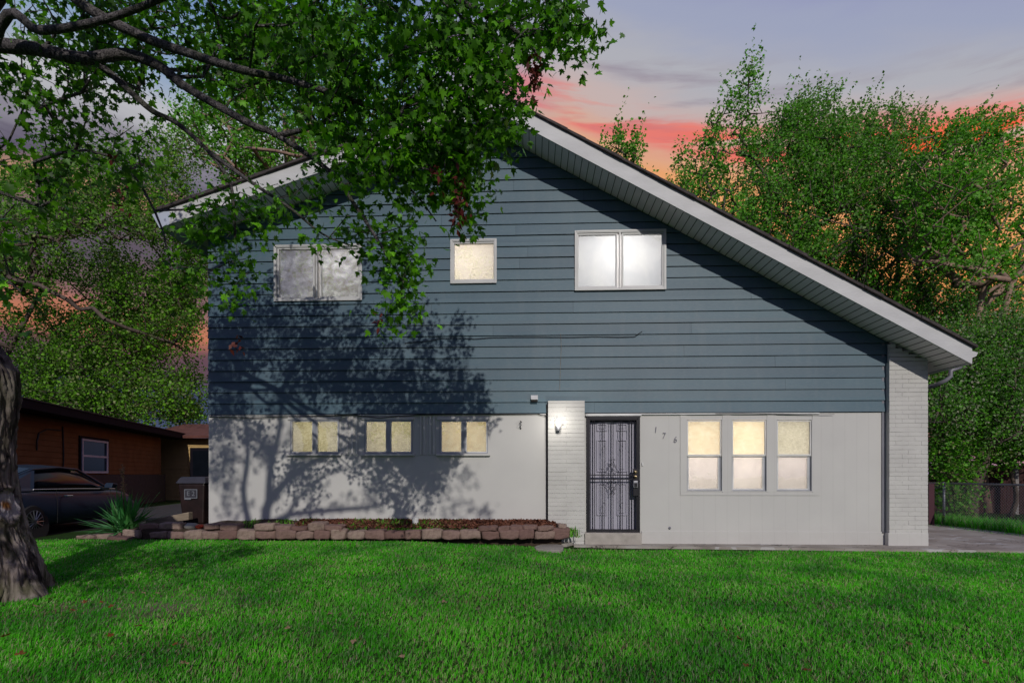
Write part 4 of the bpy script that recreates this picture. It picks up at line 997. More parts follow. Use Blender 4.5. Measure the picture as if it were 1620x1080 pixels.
# building behind
bdp = 25.5; a, b = Pd(236, 700, bdp), Pd(345, 700, bdp); bz1 = H+(750-694)*bdp/F_PX
bh_ = empty('rear_building', (a.x, a.y, 0), 'tan clapboard building with a dark window at the end of the driveway', 'house')
o_ = (a.x, a.y, 0); m_ = MB(o_); zz = -.2
while zz < bz1: m_.prism([(a.x, a.y-.03, zz), (b.x, b.y-.03, zz), (b.x, b.y, zz+.19), (a.x, a.y, zz+.19)], (0, .06, 0)); zz += .19
m_.box((a.x, a.y+.1, -.2), (b.x, a.y+5, bz1)); m_.build('clapboard_wall', M['tan_siding'], bh_)
m_ = MB(o_); m_.prism([(a.x-.3, a.y-.5, bz1+.0), (b.x+.5, a.y-.5, bz1+.0), (b.x+.5, a.y+3, bz1+.9), (a.x-.3, a.y+3, bz1+.9)], (0, 0, .12)); m_.build('roof', simple('reddish_roof', (.12, .045, .035), .9, var=.3), bh_)
c0_, c1_ = Pd(302, 757, bdp-.1), Pd(340, 708, bdp-.1); m_ = MB(o_); m_.box((c0_.x, a.y-.09, c0_.z), (c1_.x, a.y-.035, c1_.z)); bw_ = m_.build('window', M['dark_fascia'], bh_)
m_ = MB(o_); m_.box((c0_.x+.15, a.y-.10, c0_.z+.15), (c1_.x-.15, a.y-.092, c1_.z-.15)); m_.build('pane', M['darkglass'], bw_)
# asphalt under the car
m_ = MB(); q = [cen+fw*s+lft_*t for s, t in ((-3.0, -1.3), (16, -2.2), (16, 2.6), (-3.0, 2.2))]; m_.prism([(p.x, p.y, .012) for p in q][::-1], (0, 0, -.05)); tag(m_.build('neighbour_driveway', M['asphalt']), kind='structure')

# ------------------------------------------------------------------ trash bin
bp = P(316, 800, .9); bl_ = (bp.x, bp.y, .27)
bn = empty('trash_bin', bl_, 'maroon wheeled trash bin with a dark lid by the left corner of the house', 'trash bin')
m_ = MB(); hgt = .80
lo, hi = .21, .27
m_.v = [(-lo, -lo, 0), (lo, -lo, 0), (lo, lo, 0), (-lo, lo, 0), (-hi, -hi, hgt), (hi, -hi, hgt), (hi, hi, hgt), (-hi, hi, hgt)]
m_.f = [(0, 3, 2, 1), (4, 5, 6, 7), (0, 1, 5, 4), (1, 2, 6, 5), (2, 3, 7, 6), (3, 0, 4, 7)]; m_.build('bin_body', M['binbody'], bn, bevel=.03)
m_ = MB(); m_.v = [(-.31, -.31, hgt), (.31, -.31, hgt), (.31, .3, hgt), (-.31, .3, hgt), (-.25, -.22, hgt+.13), (.25, -.22, hgt+.13), (.25, .27, hgt+.13), (-.25, .27, hgt+.13)]
m_.f = [(0, 3, 2, 1), (4, 5, 6, 7), (0, 1, 5, 4), (1, 2, 6, 5), (2, 3, 7, 6), (3, 0, 4, 7)]; m_.build('lid', M['binlid'], bn, bevel=.025)
m_ = MB(); zl = .60; yl = -.273
m_.box((-.13, yl, zl-.09), (.13, yl+.01, zl+.09)); stk = m_.build('sticker', M['binlid'], bn)
m_ = MB(); bar_rect(m_, -.13, .13, zl-.09, zl+.09, yl-.004, yl-.001, .014)
m_.box((-.13, yl-.003, zl-.115), (.0, yl+.01, zl-.092)); m_.build('sticker_border', M['sticker'], stk)
fc_ = bpy.data.curves.new('lettering', 'FONT'); fc_.body = 'E 2'; fc_.size = .13; fc_.extrude = .002; fc_.align_x = 'CENTER'; fc_.align_y = 'CENTER'
tmp = bpy.data.objects.new('lettering', fc_); COL.objects.link(tmp); bpy.context.view_layer.update()
me = bpy.data.meshes.new_from_object(tmp.evaluated_get(bpy.context.evaluated_depsgraph_get())); bpy.data.objects.remove(tmp); me.materials.clear(); me.materials.append(M['sticker'])
o = bpy.data.objects.new('lettering', me); COL.objects.link(o); o.parent = stk; o.location = (0, yl-.004, zl); o.rotation_euler = (R(90), 0, 0)
for s in (-1, 1):
    m_ = MB(); m_.tube([(s*.2, .25, .08), (s*.25, .25, .08)], .10, 16); m_.build('wheel', M['rubber'], bn)

# ------------------------------------------------------------------ chain link fence on the right
fr = empty('chain_link_fence', tuple(FA), 'galvanised chain link fence along the driveway with a top rail', 'fence')
off = tuple(FA); FL = 16.; FH = 1.03
def FP(s, z): return (FA.x+fd.x*s, FA.y+fd.y*s, z)
SB = -1.2; SE = 7.5
m_ = MB(off); m_.tube([FP(SB, FH), FP(SE, FH)], .021, 8); m_.build('top_rail', M['galv'], fr, smooth=True)
m_ = MB(off); sp = .065; s = SB-FH
while s < SE:
    for sg in (1, -1):
        a0, z0_, a1, z1_ = (s, .04, s+FH, FH+.03) if sg > 0 else (s+FH, .04, s, FH+.03)
        pts = []
        lo_, hi_ = min(a0, a1), max(a0, a1)
        ca_, cb_ = max(lo_, SB), min(hi_, SE)
        if cb_-ca_ < .05: continue
        f = lambda q: z0_+(q-a0)/(a1-a0)*(z1_-z0_)
        m_.tube([FP(ca_, f(ca_)), FP(cb_, f(cb_))], .0042, 3, cap=False)
    s += sp
m_.build('wire_mesh', M['galv'], fr)
for s in (SB, .35, 7.4):
    m_ = MB(off); m_.tube([FP(s, 0), FP(s, FH+.03)], .027, 8); m_.build('post', M['galv'], fr, smooth=True)
pm = Pd(1471.5, 835, 12.6); m_ = MB((pm.x, pm.y, 0)); m_.box((pm.x-.07, pm.y-.05, 0), (pm.x+.07, pm.y+.05, 1.02)); tag(m_.build('gate_post', M['maroon'], bevel=.008), 'dark maroon gate post between the brick corner and the chain link fence', 'post')
# dark red board fence behind the bushes
a, b = Pd(1470, 760, 17.5), Pd(1760, 760, 15.5); bf = empty('board_fence', (a.x, a.y, 0), 'dark red board fence half hidden under the bushes', 'fence')
m_ = MB((a.x, a.y, 0)); n = 42
for i in range(n):
    p, q = a.lerp(b, i/n), a.lerp(b, (i+.94)/n); h_ = 1.55+.02*math.sin(i*3); m_.prism([(p.x, p.y, 0), (q.x, q.y, 0), (q.x, q.y, h_), (p.x, p.y, h_)], (0, .03, 0))
m_.build('boards', M['redwood'], bf)
pp = Pd(1607, 750, 16.2); m_ = MB((a.x, a.y, 0)); m_.box((pp.x-.05, pp.y-.05, 0), (pp.x+.05, pp.y+.03, 1.62)); m_.build('post', simple('pale_grey_wood', (.22, .2, .2), .8), bf)

# ------------------------------------------------------------------ trees
LEAF_MAPLE = [(0, 0), (.26, -.10), (.20, .06), (.52, .10), (.38, .26), (.54, .56), (.28, .46), (.20, .50), (.16, .72), (0, 1.02), (-.16, .72), (-.20, .50), (-.28, .46), (-.54, .56), (-.38, .26), (-.52, .10), (-.20, .06), (-.26, -.10)]
def frames(n, r, nrm_bias, spread, tip_bias, tspread):
    nv = np.array(nrm_bias)+r.normal(0, spread, (n, 3)); nv /= np.linalg.norm(nv, axis=1)[:, None]
    tv = np.array(tip_bias)+r.normal(0, tspread, (n, 3)); tv -= nv*np.sum(tv*nv, 1)[:, None]; tv /= np.linalg.norm(tv, axis=1)[:, None]+1e-9
    return nv, tv, np.cross(tv, nv)
def maple_leaves(name, pos, size, mat, parent, off, seed=0, nb_=(0, -.35, .35), spread=.8):
    r = np.random.default_rng(seed); n = len(pos); nv, tv, bv = frames(n, r, nb_, spread, (.1, 0, -.9), .5)
    sh = np.array([(0, .33)]+LEAF_MAPLE); k = len(sh); sz = size*r.uniform(.6, 1.2, n); fold = r.uniform(-.25, .35, n)
    V = pos[:, None, :] + sz[:, None, None]*(sh[None, :, 0:1]*bv[:, None, :] + sh[None, :, 1:2]*tv[:, None, :] - (fold[:, None]*(np.abs(sh[None, :, 0])+.5*sh[None, :, 1]**2))[:, :, None]*nv[:, None, :])
    base = np.arange(n)[:, None, None]*k; i = np.arange(1, k); t = np.stack([np.zeros(k-1, int), i, np.where(i+1 < k, i+1, 1)], 1)
    return npmesh(name, V.reshape(-1, 3), (base+t[None]).reshape(-1, 3), mat, parent, off)
def quad_leaves(name, pos, size, mat, parent, off, seed=0, nb_=(0, -.3, .3), spread=.9, tip=(.4, 0, .2), asp=.55):
    r = np.random.default_rng(seed); n = len(pos); nv, tv, bv = frames(n, r, nb_, spread, tip, .8)
    sh = np.array([(0, 0, 0), (.5*asp*1.0, .42, .08), (0, 1, -.05), (-.5*asp*1.0, .42, .08)]); sz = size*r.uniform(.55, 1.3, n)
    V = pos[:, None, :] + sz[:, None, None]*(sh[None, :, 0:1]*bv[:, None, :] + sh[None, :, 1:2]*tv[:, None, :] + sh[None, :, 2:3]*nv[:, None, :])
    return npmesh(name, V.reshape(-1, 3), np.arange(n*4).reshape(-1, 4), mat, parent, off)
def grow(skel, targets, seed=0, step=.35, tipr=.006, droop=.0, kexp=.5, basep=None):
    """skel: list of polylines (lists of (Vector, radius)); targets: (n,3). Returns tube list: new twigs joined to the nearest node."""
    r = np.random.default_rng(seed)
    P_ = [np.array(p) for pl in skel for p, _ in pl]; RD = [rd for pl in skel for _, rd in pl]; par = [-1]*len(P_)
    n_sk = len(P_)
    base = np.array(basep if basep is not None else P_[0])
    order = np.argsort(np.linalg.norm(targets-base, axis=1)+r.normal(0, .2, len(targets)))
    arr = np.zeros((len(P_)+len(targets)*14, 3)); arr[:len(P_)] = np.array(P_); cnt = len(P_); par = -np.ones(len(arr), int); tips = []
    bd = np.zeros(len(arr)); bd[:cnt] = np.linalg.norm(arr[:cnt]-base, axis=1)
    for ti in order:
        T = targets[ti]; dT = np.linalg.norm(T-base); v = arr[:cnt]-T; d = np.linalg.norm(v, axis=1)
        cost = d + .55*np.maximum(0, bd[:cnt]-dT+.25) ; j = int(np.argmin(cost)); q = arr[j]; L_ = np.linalg.norm(T-q); k = min(12, max(1, int(L_/step)))
        prev = j; side = r.normal(0, .10*L_, 3); side[2] += .08*L_
        for i in range(1, k+1):
            t = i/k; p = q+(T-q)*t+side*math.sin(math.pi*t)*.8+(r.normal(0, .02*L_, 3) if i < k else 0); p = p+np.array((0, 0, -droop*t*t*L_*.0))
            arr[cnt] = p; bd[cnt] = np.linalg.norm(p-base); par[cnt] = prev; prev = cnt; cnt += 1
            if cnt >= len(arr)-2: break
        tips.append(prev)
    w = np.zeros(cnt); 
    for t in tips: w[t] += 1
    for i in range(cnt-1, n_sk-1, -1):
        if par[i] >= 0: w[par[i]] += w[i]
    rad = tipr*np.maximum(w, 1)**kexp
    return arr[:cnt], par[:cnt], rad, n_sk, np.array(tips)
def twig_mesh(arr, par, rad, n_sk, m_, sides=4, rmax=9., cap_sk=None):
    for i in range(n_sk, len(arr)):
        j = par[i]; a, b = arr[j], arr[i]; ra = rad[j] if j >= n_sk else min(rad[i]*1.2, cap_sk if cap_sk else rad[i]*1.2)
        if np.linalg.norm(a-b) < 1e-4: continue
        m_.tube([a, b], [min(ra, rmax), min(rad[i], rmax)], sides if rad[i] < .03 else 7, cap=False)
def smooth_path(pts, rads, n=6):
    out = []; k = len(pts)
    for i in range(k-1):
        p0, p1, p2, p3 = pts[max(i-1, 0)], pts[i], pts[i+1], pts[min(i+2, k-1)]
        for j in range(n):
            t = j/n; q = .5*((2*p1)+(p2-p0)*t+(2*p0-5*p1+4*p2-p3)*t*t+(3*p1-p0-3*p2+p3)*t**3); out.append((q, rads[i]+(rads[i+1]-rads[i])*t))
    out.append((pts[-1], rads[-1])); return out

# the maple in the front yard
tb = Pd(-22, 940, 5.35); tb.z = 0
mp = empty('maple_tree', tuple(tb), 'big maple with furrowed bark, leafy limbs hanging across the top left', 'tree')
MO = tuple(tb)
def edge(v): return float(np.interp(v, [440, 500, 543, 564, 585, 628, 670, 713, 755, 798, 840, 883, 920, 945, 960], [-70, -30, 2, 17, 28, 31, 27, 28, 32, 37, 46, 62, 76, 88, 100]))
nz_, na = 230, 220; V = []; dpt = 5.35
for i in range(nz_+1):
    z = -.05+3.6*i/nz_; v = 750-(z-H)*F_PX/dpt; ue = edge(min(960, max(440, v))); xe = Pd(ue, v, dpt).x
    rad = .30+.13*math.exp(-max(z, 0)/.20)-.01*z; th_ = math.atan((ue-810)/F_PX)-YAW; R_ = rad+.035+.05*math.exp(-max(z, 0)/.20); yy_ = tb.y+D
    cxn = yy_*math.tan(th_)
    for _ in range(6): cxn = yy_*math.tan(th_-math.asin(R_/math.hypot(cxn, yy_)))
    
    for j in range(na):
        a = 2*math.pi*j/na; d = Vector((math.cos(a), math.sin(a), 0))
        fl = .10*math.exp(-max(z, 0)/.20)*(.5+.5*math.sin(a*5+1.3))*1.2
        s1 = noise.noise(Vector((d.x*3.4, d.y*3.4, z*1.6+3))); q = Vector((d.x*7.5+s1*1.3, d.y*7.5+s1*1.3, z*2.2))
        ridge = 1-abs(noise.noise(q))*2.6; r2 = 1-abs(noise.noise(Vector((d.x*16+s1*2, d.y*16, z*6+7))))*2.2
        fine = noise.noise(Vector((d.x*30, d.y*30, z*16)))
        rr = rad+fl+.030*max(-1, ridge)+.014*max(-1, r2)+.006*fine+.05*noise.noise(Vector((d.x*1.2, d.y*1.2, z*.8)))
        # healed scar
        sp_ = (z-.93)**2/.17**2+(a if a < math.pi else (a-2*math.pi))**2/.34**2
        if sp_ < 1.5: rr = (rad-.005+.012*fine*2) if sp_ < 1 else rr+.022
        V.append((cxn+d.x*rr, tb.y+d.y*rr, z))
F_ = []
for i in range(nz_):
    for j in range(na): a = i*na+j; b = i*na+(j+1) % na; F_.append((a, b, b+na, a+na))
def m_trunk():
    n = NT('furrowed_maple_bark'); x, y, z = n.xyz(); f = n.noise(11, 8, (1, 1, .22), dist=.7); k = n.noise(1.6, 4); g_ = n.noise(60, 5)
    c = n.ramp(f, [(.34, (.018, .013, .013)), (.45, (.09, .07, .065)), (.57, (.24, .195, .185)), (.75, (.34, .29, .28))])
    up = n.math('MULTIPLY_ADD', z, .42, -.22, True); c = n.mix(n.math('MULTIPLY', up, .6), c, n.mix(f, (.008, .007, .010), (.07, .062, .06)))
    c = n.mix(n.math('MULTIPLY', n.math('MULTIPLY_ADD', k, 4., -1.9, True), .75), c, n.mix(g_, (.02, .03, .008), (.13, .15, .05)))
    v = n.N.new('ShaderNodeVectorMath'); v.operation = 'SUBTRACT'; n.L.new(n.tc.outputs['Object'], v.inputs[0])
    sx, sy = SCAR; v.inputs[1].default_value = (sx, sy, .93)
    sc_ = n.N.new('ShaderNodeVectorMath'); sc_.operation = 'MULTIPLY'; n.L.new(v.outputs[0], sc_.inputs[0]); sc_.inputs[1].default_value = (5.5, 5.5, 6)
    ln = n.N.new('ShaderNodeVectorMath'); ln.operation = 'LENGTH'; n.L.new(sc_.outputs[0], ln.inputs[0])
    dd = n.math('ADD', ln.outputs['Value'], n.math('MULTIPLY_ADD', n.noise(12, 4), .6, -.3))
    c = n.mix(n.math('MULTIPLY_ADD', dd, -3., 3.0, True), c, (.30, .27, .29)); c = n.mix(n.math('MULTIPLY_ADD', dd, -5., 1.9, True), c, (.30, .13, .04))
    n.set(c, .95, 0, .15); n.bump(n.math('ADD', f, n.math('MULTIPLY', g_, .3)), .8, .02); return n.m
i_sc = int((.93+.05)/3.6*nz_); jc = 0; sv = V[i_sc*na+jc]; SCAR = (sv[0]-tb.x, sv[1]-tb.y)
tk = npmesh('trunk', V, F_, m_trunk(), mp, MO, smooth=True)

def L3(pts, d): return [Pd(u, v, dd) for (u, v), dd in zip(pts, d if hasattr(d, '__len__') else [d]*len(pts))]
fork = Vector((tb.x-.45, tb.y, 3.35))
limbs = []
def limb(pts, d, r0, r1, pre=()):
    p = list(pre)+L3(pts, d); k = len(p); rads = [r0+(r1-r0)*(i/(k-1))**.8 for i in range(k)]; limbs.append(smooth_path(p, rads, 5))
limb([(-60, 66), (0, 72), (60, 78), (130, 93), (200, 86), (252, 105), (290, 135), (340, 165), (400, 198), (440, 215), (520, 270), (565, 330), (610, 400), (640, 450)], [5.2, 5.15, 5.1, 5.0, 5.0, 4.95, 4.9, 4.85, 4.8, 4.8, 4.7, 4.7, 4.65, 4.6], .088, .008, [fork, Vector((fork.x-.2, fork.y, 4.4))])
limb([(40, -60), (110, -10), (150, 20), (230, 60), (300, 85), (380, 110), (450, 125), (520, 146), (600, 175), (680, 215), (740, 280)], [5.0, 4.9, 4.8, 4.8, 4.7, 4.6, 4.6, 4.5, 4.5, 4.4, 4.4], .072, .010, [fork, Vector((fork.x, fork.y-.1, 4.8))])
limb([(150, 96), (190, 130), (240, 175), (280, 195), (330, 240), (362, 285), (370, 330), (372, 380)], [5.0, 5.1, 5.1, 5.2, 5.2, 5.2, 5.2, 5.2], .036, .010)
limb([(0, 42), (60, 48), (120, 42), (200, 20), (300, -20), (420, -60)], [4.9, 4.8, 4.7, 4.6, 4.5, 4.4], .055, .02, [fork, Vector((fork.x-.1, fork.y+.2, 4.2))])
limb([(440, 215), (480, 205), (520, 190), (560, 160)], [4.8, 4.7, 4.6, 4.5], .028, .012)
limb([(420, -60), (560, -50), (680, -20), (760, 20), (830, 60), (860, 110)], [4.4, 4.4, 4.4, 4.4, 4.4, 4.4], .05, .008)
limb([(520, 190), (560, 240), (590, 260), (650, 300), (690, 350)], [4.6, 4.6, 4.6, 4.6, 4.6], .016, .006)
limb([(330, 240), (400, 290), (460, 330), (510, 370), (560, 390)], [5.2, 5.1, 5.0, 5., 5.], .022, .006)
limb([(680, -20), (720, 20), (780, 60), (800, 110), (830, 150)], [4.4, 4.3, 4.3, 4.3, 4.3], .016, .005)
limb([(420, -60), (520, -180), (640, -260)], [4.4, 4.5, 4.6], .04, .012)
limb([(-60, -60), (60, -180), (200, -260)], [5.2, 5.2, 5.2], .09, .02, [fork, Vector((fork.x-.1, fork.y, 5.0))])
blobs = [(270, 30, 250, 60, 140, 5.0, 5.9), (620, 30, 230, 75, 140, 4.1, 4.9), (840, 20, 75, 45, 40, 4.2, 4.6), (760, 140, 80, 80, 90, 4.2, 4.7), (600, 160, 130, 70, 75, 4.3, 4.9),
         (430, 110, 120, 50, 52, 4.9, 5.5), (110, 120, 130, 60, 60, 5.2, 5.9), (690, 235, 80, 55, 60, 4.3, 4.8), (590, 260, 70, 50, 26, 4.5, 4.9),
         (640, 385, 26, 36, 14, 4.5, 4.8), (640, 455, 10, 30, 9, 4.55, 4.7), (570, 360, 50, 22, 10, 4.7, 5.0), (470, 300, 70, 30, 9, 4.8, 5.2), (370, 340, 50, 50, 22, 5.0, 5.3), (375, 430, 45, 30, 9, 5.0, 5.3),
         (50, 240, 70, 90, 32, 5.0, 5.6), (200, 220, 80, 50, 22, 5.0, 5.5), (300, 400, 40, 60, 10, 5.1, 5.4), (530, 370, 50, 8, 4, 4.9, 5.1), (915, 20, 25, 35, 11, 4.2, 4.5),
         (250, -130, 420, 90, 150, 4.3, 5.6), (640, -110, 230, 80, 90, 4.1, 4.9), (-150, 100, 120, 200, 90, 4.8, 6.2), (-250, -150, 250, 150, 70, 4.8, 6.5), (735, 300, 16, 35, 12, 4.4, 4.6)]
r = np.random.default_rng(11); T = []; 
for (u, v, ru, rv, n, da, db) in blobs:
    for _ in range(n):
        a = r.uniform(0, 6.283); q = math.sqrt(r.uniform(0, 1)); T.append(tuple(Pd(u+ru*q*math.cos(a), v+rv*q*math.sin(a), r.uniform(da, db))))
# unseen limbs and leaf clusters added behind the camera to cast the wall shade
def sunward(u, v, y): q = P(u, v, 0); return Vector((q.x-.25*y, y, q.z-.53*y))
def slimb(pts, r0, r1, pre=()):
    p = list(pre)+[sunward(u, v, y) for u, v, y in pts]; k = len(p); limbs.append(smooth_path(p, [r0+(r1-r0)*(i/(k-1)) for i in range(k)], 5))
slimb([(398, 845, -9.9), (425, 795, -9.9), (470, 745, -9.9), (530, 715, -9.9), (600, 690, -9.9), (680, 650, -9.9)], .13, .03, [fork, Vector((fork.x+.6, -7.0, 4.2))])
slimb([(425, 795, -9.9), (428, 740, -9.9), (440, 690, -9.9), (455, 600, -9.9), (500, 540, -9.9)], .075, .03)
slimb([(398, 845, -9.9), (455, 815, -9.8), (530, 806, -9.8), (600, 798, -9.8), (640, 772, -9.8), (680, 735, -9.8)], .06, .025)
slimb([(445, 838, -10), (470, 790, -10), (515, 750, -10), (580, 735, -10)], .05, .02)
slimb([(398, 845, -9.9), (385, 780, -9.8), (392, 720, -9.8), (385, 640, -9.8), (370, 540, -9.8)], .065, .03)
for (u, v, ru, rv, n) in [(355, 700, 25, 90, 44), (400, 690, 30, 30, 12), (480, 760, 40, 20, 8), (440, 690, 60, 25, 18), (610, 775, 60, 25, 10), (362, 560, 28, 80, 26), (430, 520, 60, 35, 20), (705, 765, 55, 45, 20), (560, 690, 90, 22, 12), (765, 810, 20, 15, 3), (480, 620, 110, 40, 26), (540, 560, 60, 50, 18), (520, 800, 40, 20, 4), (380, 800, 30, 20, 5), (640, 620, 70, 50, 20), (720, 600, 10, 30, 4)]:
    for _ in range(n):
        a = r.uniform(0, 6.283); q = math.sqrt(r.uniform(0, 1)); T.append(tuple(sunward(u+ru*q*math.cos(a), v+rv*q*math.sin(a), r.uniform(-10.4, -9.5))))
for (u, v, n) in [(200, 885, 26), (280, 880, 26), (130, 905, 20), (380, 870, 18), (170, 870, 14)]:   # leaf clusters added to shade the grass beside the trunk
    for _ in range(n):
        q = G(u+r.normal(0, 35), v+r.normal(0, 6), .1); y_ = r.uniform(4.5, 6.5); T.append((q.x+.25*y_, q.y-y_, q.z+.53*y_))
T = np.array(T)
arr, par, rad, nsk, tips = grow([l[::2] for l in limbs], T, 2, .22, .0028, kexp=.42, basep=tuple(fork))
for l in limbs:
    m_ = MB(MO); m_.tube([p for p, _ in l], [q_ for _, q_ in l], 10); m_.build('limb', M['limb'], mp, smooth=True)
m_ = MB(MO); twig_mesh(arr, par, rad, nsk, m_, 4, .02); m_.build('twigs', M['limb'], mp)
pos = []
for t in T:
    k = r.integers(12, 24); ax = r.normal(0, .06, 3); ax[2] -= .12
    q = r.uniform(0, 1, (k, 1)); pos.append(t+ax*q*1.6+r.normal(0, .085, (k, 3)))
pos = np.concatenate(pos); print('maple leaves', len(pos))
maple_leaves('crown', pos, .070, M['maple'], mp, MO, 5)
for si_, (u, v, ru, rv, n) in enumerate([(727, 310, 10, 35, 60), (724, 338, 12, 18, 40), (845, 115, 7, 26, 90), (690, 270, 10, 20, 20), (600, 505, 6, 10, 14), (375, 545, 8, 14, 14), (190, 320, 10, 20, 18), (180, 250, 6, 8, 8)]):
    sp_ = np.array([tuple(Pd(r.normal(u, ru*.6), r.normal(v, rv*.6), r.uniform(4.12, 4.24))) for _ in range(n)])
    quad_leaves('seed_cluster', sp_, .055, M['seed'], mp, MO, 8+si_, asp=.5, tip=(0, 0, -1))

# background trees ------------------------------------------------------------
def bgtree(name, label, base_u, dist, trunk_r, blobs, mat, leaf=.10, per=22, seed=0, lean=(0, 0), group='trees behind the house', bark='bgbark', twr=.13, up=(.15, 0, .55), hidden=0., extra=(), tip=(.4, 0, .3), dens=1.5):
    r = np.random.default_rng(seed); b = Pd(base_u, 800, dist); b.z = 0; off = tuple(b)
    t_ = empty(name, off, label, 'tree', group)
    T = []
    for (u, v, ru, rv, n) in blobs:
        for _ in range(int(n*dens)):
            a = r.uniform(0, 6.283); q = math.sqrt(r.uniform(0, 1)); dd = dist+r.normal(0, 1)*min(2.2, ru*dist/F_PX*.8)
            T.append(tuple(Pd(u+ru*q*math.cos(a), v+rv*q*math.sin(a), dd)))
    T = np.array(T); T = T[T[:, 2] > .3]; top = np.percentile(T[:, 2], 85); cx_, cy_ = T[:, 0].mean(), T[:, 1].mean()
    k = 9; pl = []
    for i in range(k+1):
        f = i/k; pl.append((Vector((b.x+(cx_-b.x)*f**1.5+.12*math.sin(f*7+seed), b.y+(cy_-b.y)*f+.1*math.cos(f*6+seed), top*f*.85)), trunk_r*(1-f)**.8+.02))
    sk = [pl]; 
    for ex in extra:  # visible limbs given as pixels
        pts = [Pd(u, v, dist-.8) for u, v in ex[0]]; sk.append(smooth_path(pts, [ex[1]+(ex[2]-ex[1])*i/(len(pts)-1) for i in range(len(pts))], 4))
    arr, par, rad, nsk, tips = grow(sk, T, seed, .6, .009, kexp=.46, basep=(b.x, b.y, top*.25))
    m_ = MB(off)
    for s_ in sk: m_.tube([p for p, _ in s_], [q for _, q in s_], 8)
    twig_mesh(arr, par, rad, nsk, m_, 3, .12); m_.build('trunk', M[bark], t_, smooth=True)
    upv = np.array(up); out = []
    hi = T[T[:, 2] > np.percentile(T[:, 2], 78)]
    for t in hi[r.integers(0, len(hi), max(4, len(T)//14))]:
        q = np.sort(r.uniform(0, 1, 26))[:, None]; ax = upv/np.linalg.norm(upv)+r.normal(0, .18, 3); out.append(t+ax*q*r.uniform(.8, 1.7)+r.normal(0, .10, (26, 3))*(1.1-q))
    for t in T:
        kk = int(r.integers(int(per*.9), int(per*2.1))); ax = upv+r.normal(0, .35, 3); ax /= np.linalg.norm(ax); L_ = r.uniform(.35, .95)
        q = r.uniform(-.2, 1, (kk, 1)); out.append(t+ax*q*L_+r.normal(0, twr, (kk, 3))*(1.15-.7*np.clip(q, 0, 1)))
    pos = np.concatenate(out); quad_leaves('crown', pos, leaf, M[mat], t_, off, seed+1, tip=tip, nb_=(.12, -.6, .4), spread=.6, asp=.75)
    return len(pos)
tot = 0
tot += bgtree('tall_tree', 'slender tall tree whose wispy top rises above the others right of the gable', 1150, 19, .16,
              [(1160, 175, 18, 35, 14), (1130, 190, 8, 12, 3), (1190, 170, 10, 14, 4), (1150, 240, 50, 40, 40), (1100, 250, 30, 30, 18), (1150, 320, 85, 60, 130), (1080, 300, 40, 35, 26), (1190, 130, 10, 20, 5), (1110, 380, 90, 60, 60), (1180, 112, 12, 6, 3), (1240, 180, 6, 10, 2)], 'bgleafA', .11, 22, 31, bark='bgbark', twr=.12, dens=1.2)
tot += bgtree('small_treetop_tree', 'small leafy treetop peeking just above the roof slope near the gable peak', 985, 17, .08,
              [(975, 235, 14, 18, 12), (1000, 250, 16, 18, 12), (985, 290, 30, 30, 24)], 'bgleafA', .10, 20, 32, twr=.09)
tot += bgtree('bushy_tree', 'broad bushy tree at the middle of the row beyond the long roof slope', 1285, 20, .25,
              [(1290, 200, 55, 35, 70), (1250, 260, 75, 60, 170), (1320, 270, 70, 70, 170), (1270, 360, 110, 70, 220), (1220, 400, 90, 60, 90), (1275, 165, 8, 12, 3), (1310, 160, 8, 10, 3), (1240, 195, 22, 15, 10)], 'bgleafB', .10, 34, 33, twr=.19, dens=1.25)
tot += bgtree('dark_dense_tree', 'dense dark green tree between the bushy tree and the wind swept one', 1400, 21, .25,
              [(1400, 215, 60, 35, 80), (1390, 290, 80, 60, 190), (1440, 350, 80, 60, 150), (1400, 420, 100, 70, 190), (1370, 185, 10, 10, 3), (1420, 180, 14, 8, 4), (1360, 470, 70, 50, 60), (1500, 470, 60, 60, 60), (1450, 500, 80, 40, 90), (1530, 500, 60, 40, 60), (1320, 430, 70, 40, 60), (1590, 480, 50, 40, 30)], 'bgleafB', .10, 34, 34, twr=.20, dens=1.2)
tot += bgtree('windswept_tree', 'wind swept tree with branches sweeping up to the right at the right edge', 1560, 17, .16,
              [(1490, 220, 45, 30, 34), (1550, 210, 40, 18, 16), (1520, 270, 80, 45, 70), (1590, 240, 40, 30, 18), (1480, 320, 80, 60, 110), (1560, 330, 70, 50, 40), (1620, 320, 60, 60, 24), (1500, 400, 80, 40, 60), (1700, 280, 60, 80, 40), (1580, 195, 18, 8, 4), (1620, 420, 40, 30, 14), (1530, 380, 70, 60, 50), (1560, 440, 60, 40, 30)], 'bgleafA', .10, 26, 35, bark='palebark', up=(.75, 0, .45), tip=(.9, 0, .2), twr=.11, dens=1.5,
              extra=[([(1535, 560), (1550, 490), (1560, 450), (1590, 400), (1660, 360)], .10, .03), ([(1552, 470), (1600, 440), (1660, 425)], .06, .03), ([(1585, 520), (1600, 450), (1640, 400)], .10, .05), ([(1585, 535), (1620, 505), (1680, 500)], .07, .05), ([(1560, 450), (1575, 380), (1600, 330)], .04, .02)])
tot += bgtree('ivy_tree', 'ivy clad tree filling the space right of the brick corner', 1540, 14, .18,
              [(1520, 600, 60, 50, 150), (1590, 600, 60, 60, 150), (1650, 560, 50, 60, 70), (1540, 660, 80, 50, 200), (1630, 660, 60, 50, 100), (1510, 560, 60, 30, 60), (1590, 540, 50, 30, 40), (1720, 620, 60, 90, 90)], 'ivy', .064, 62, 36, group=None, twr=.24, dens=1.3)
tot += bgtree('bush', 'low bush growing against the chain link fence beside the brick corner', 1505, 13.4, .04,
              [(1500, 720, 36, 36, 70), (1510, 775, 28, 36, 40), (1480, 700, 20, 50, 30)], 'bush', .075, 30, 37, group=None, twr=.12)
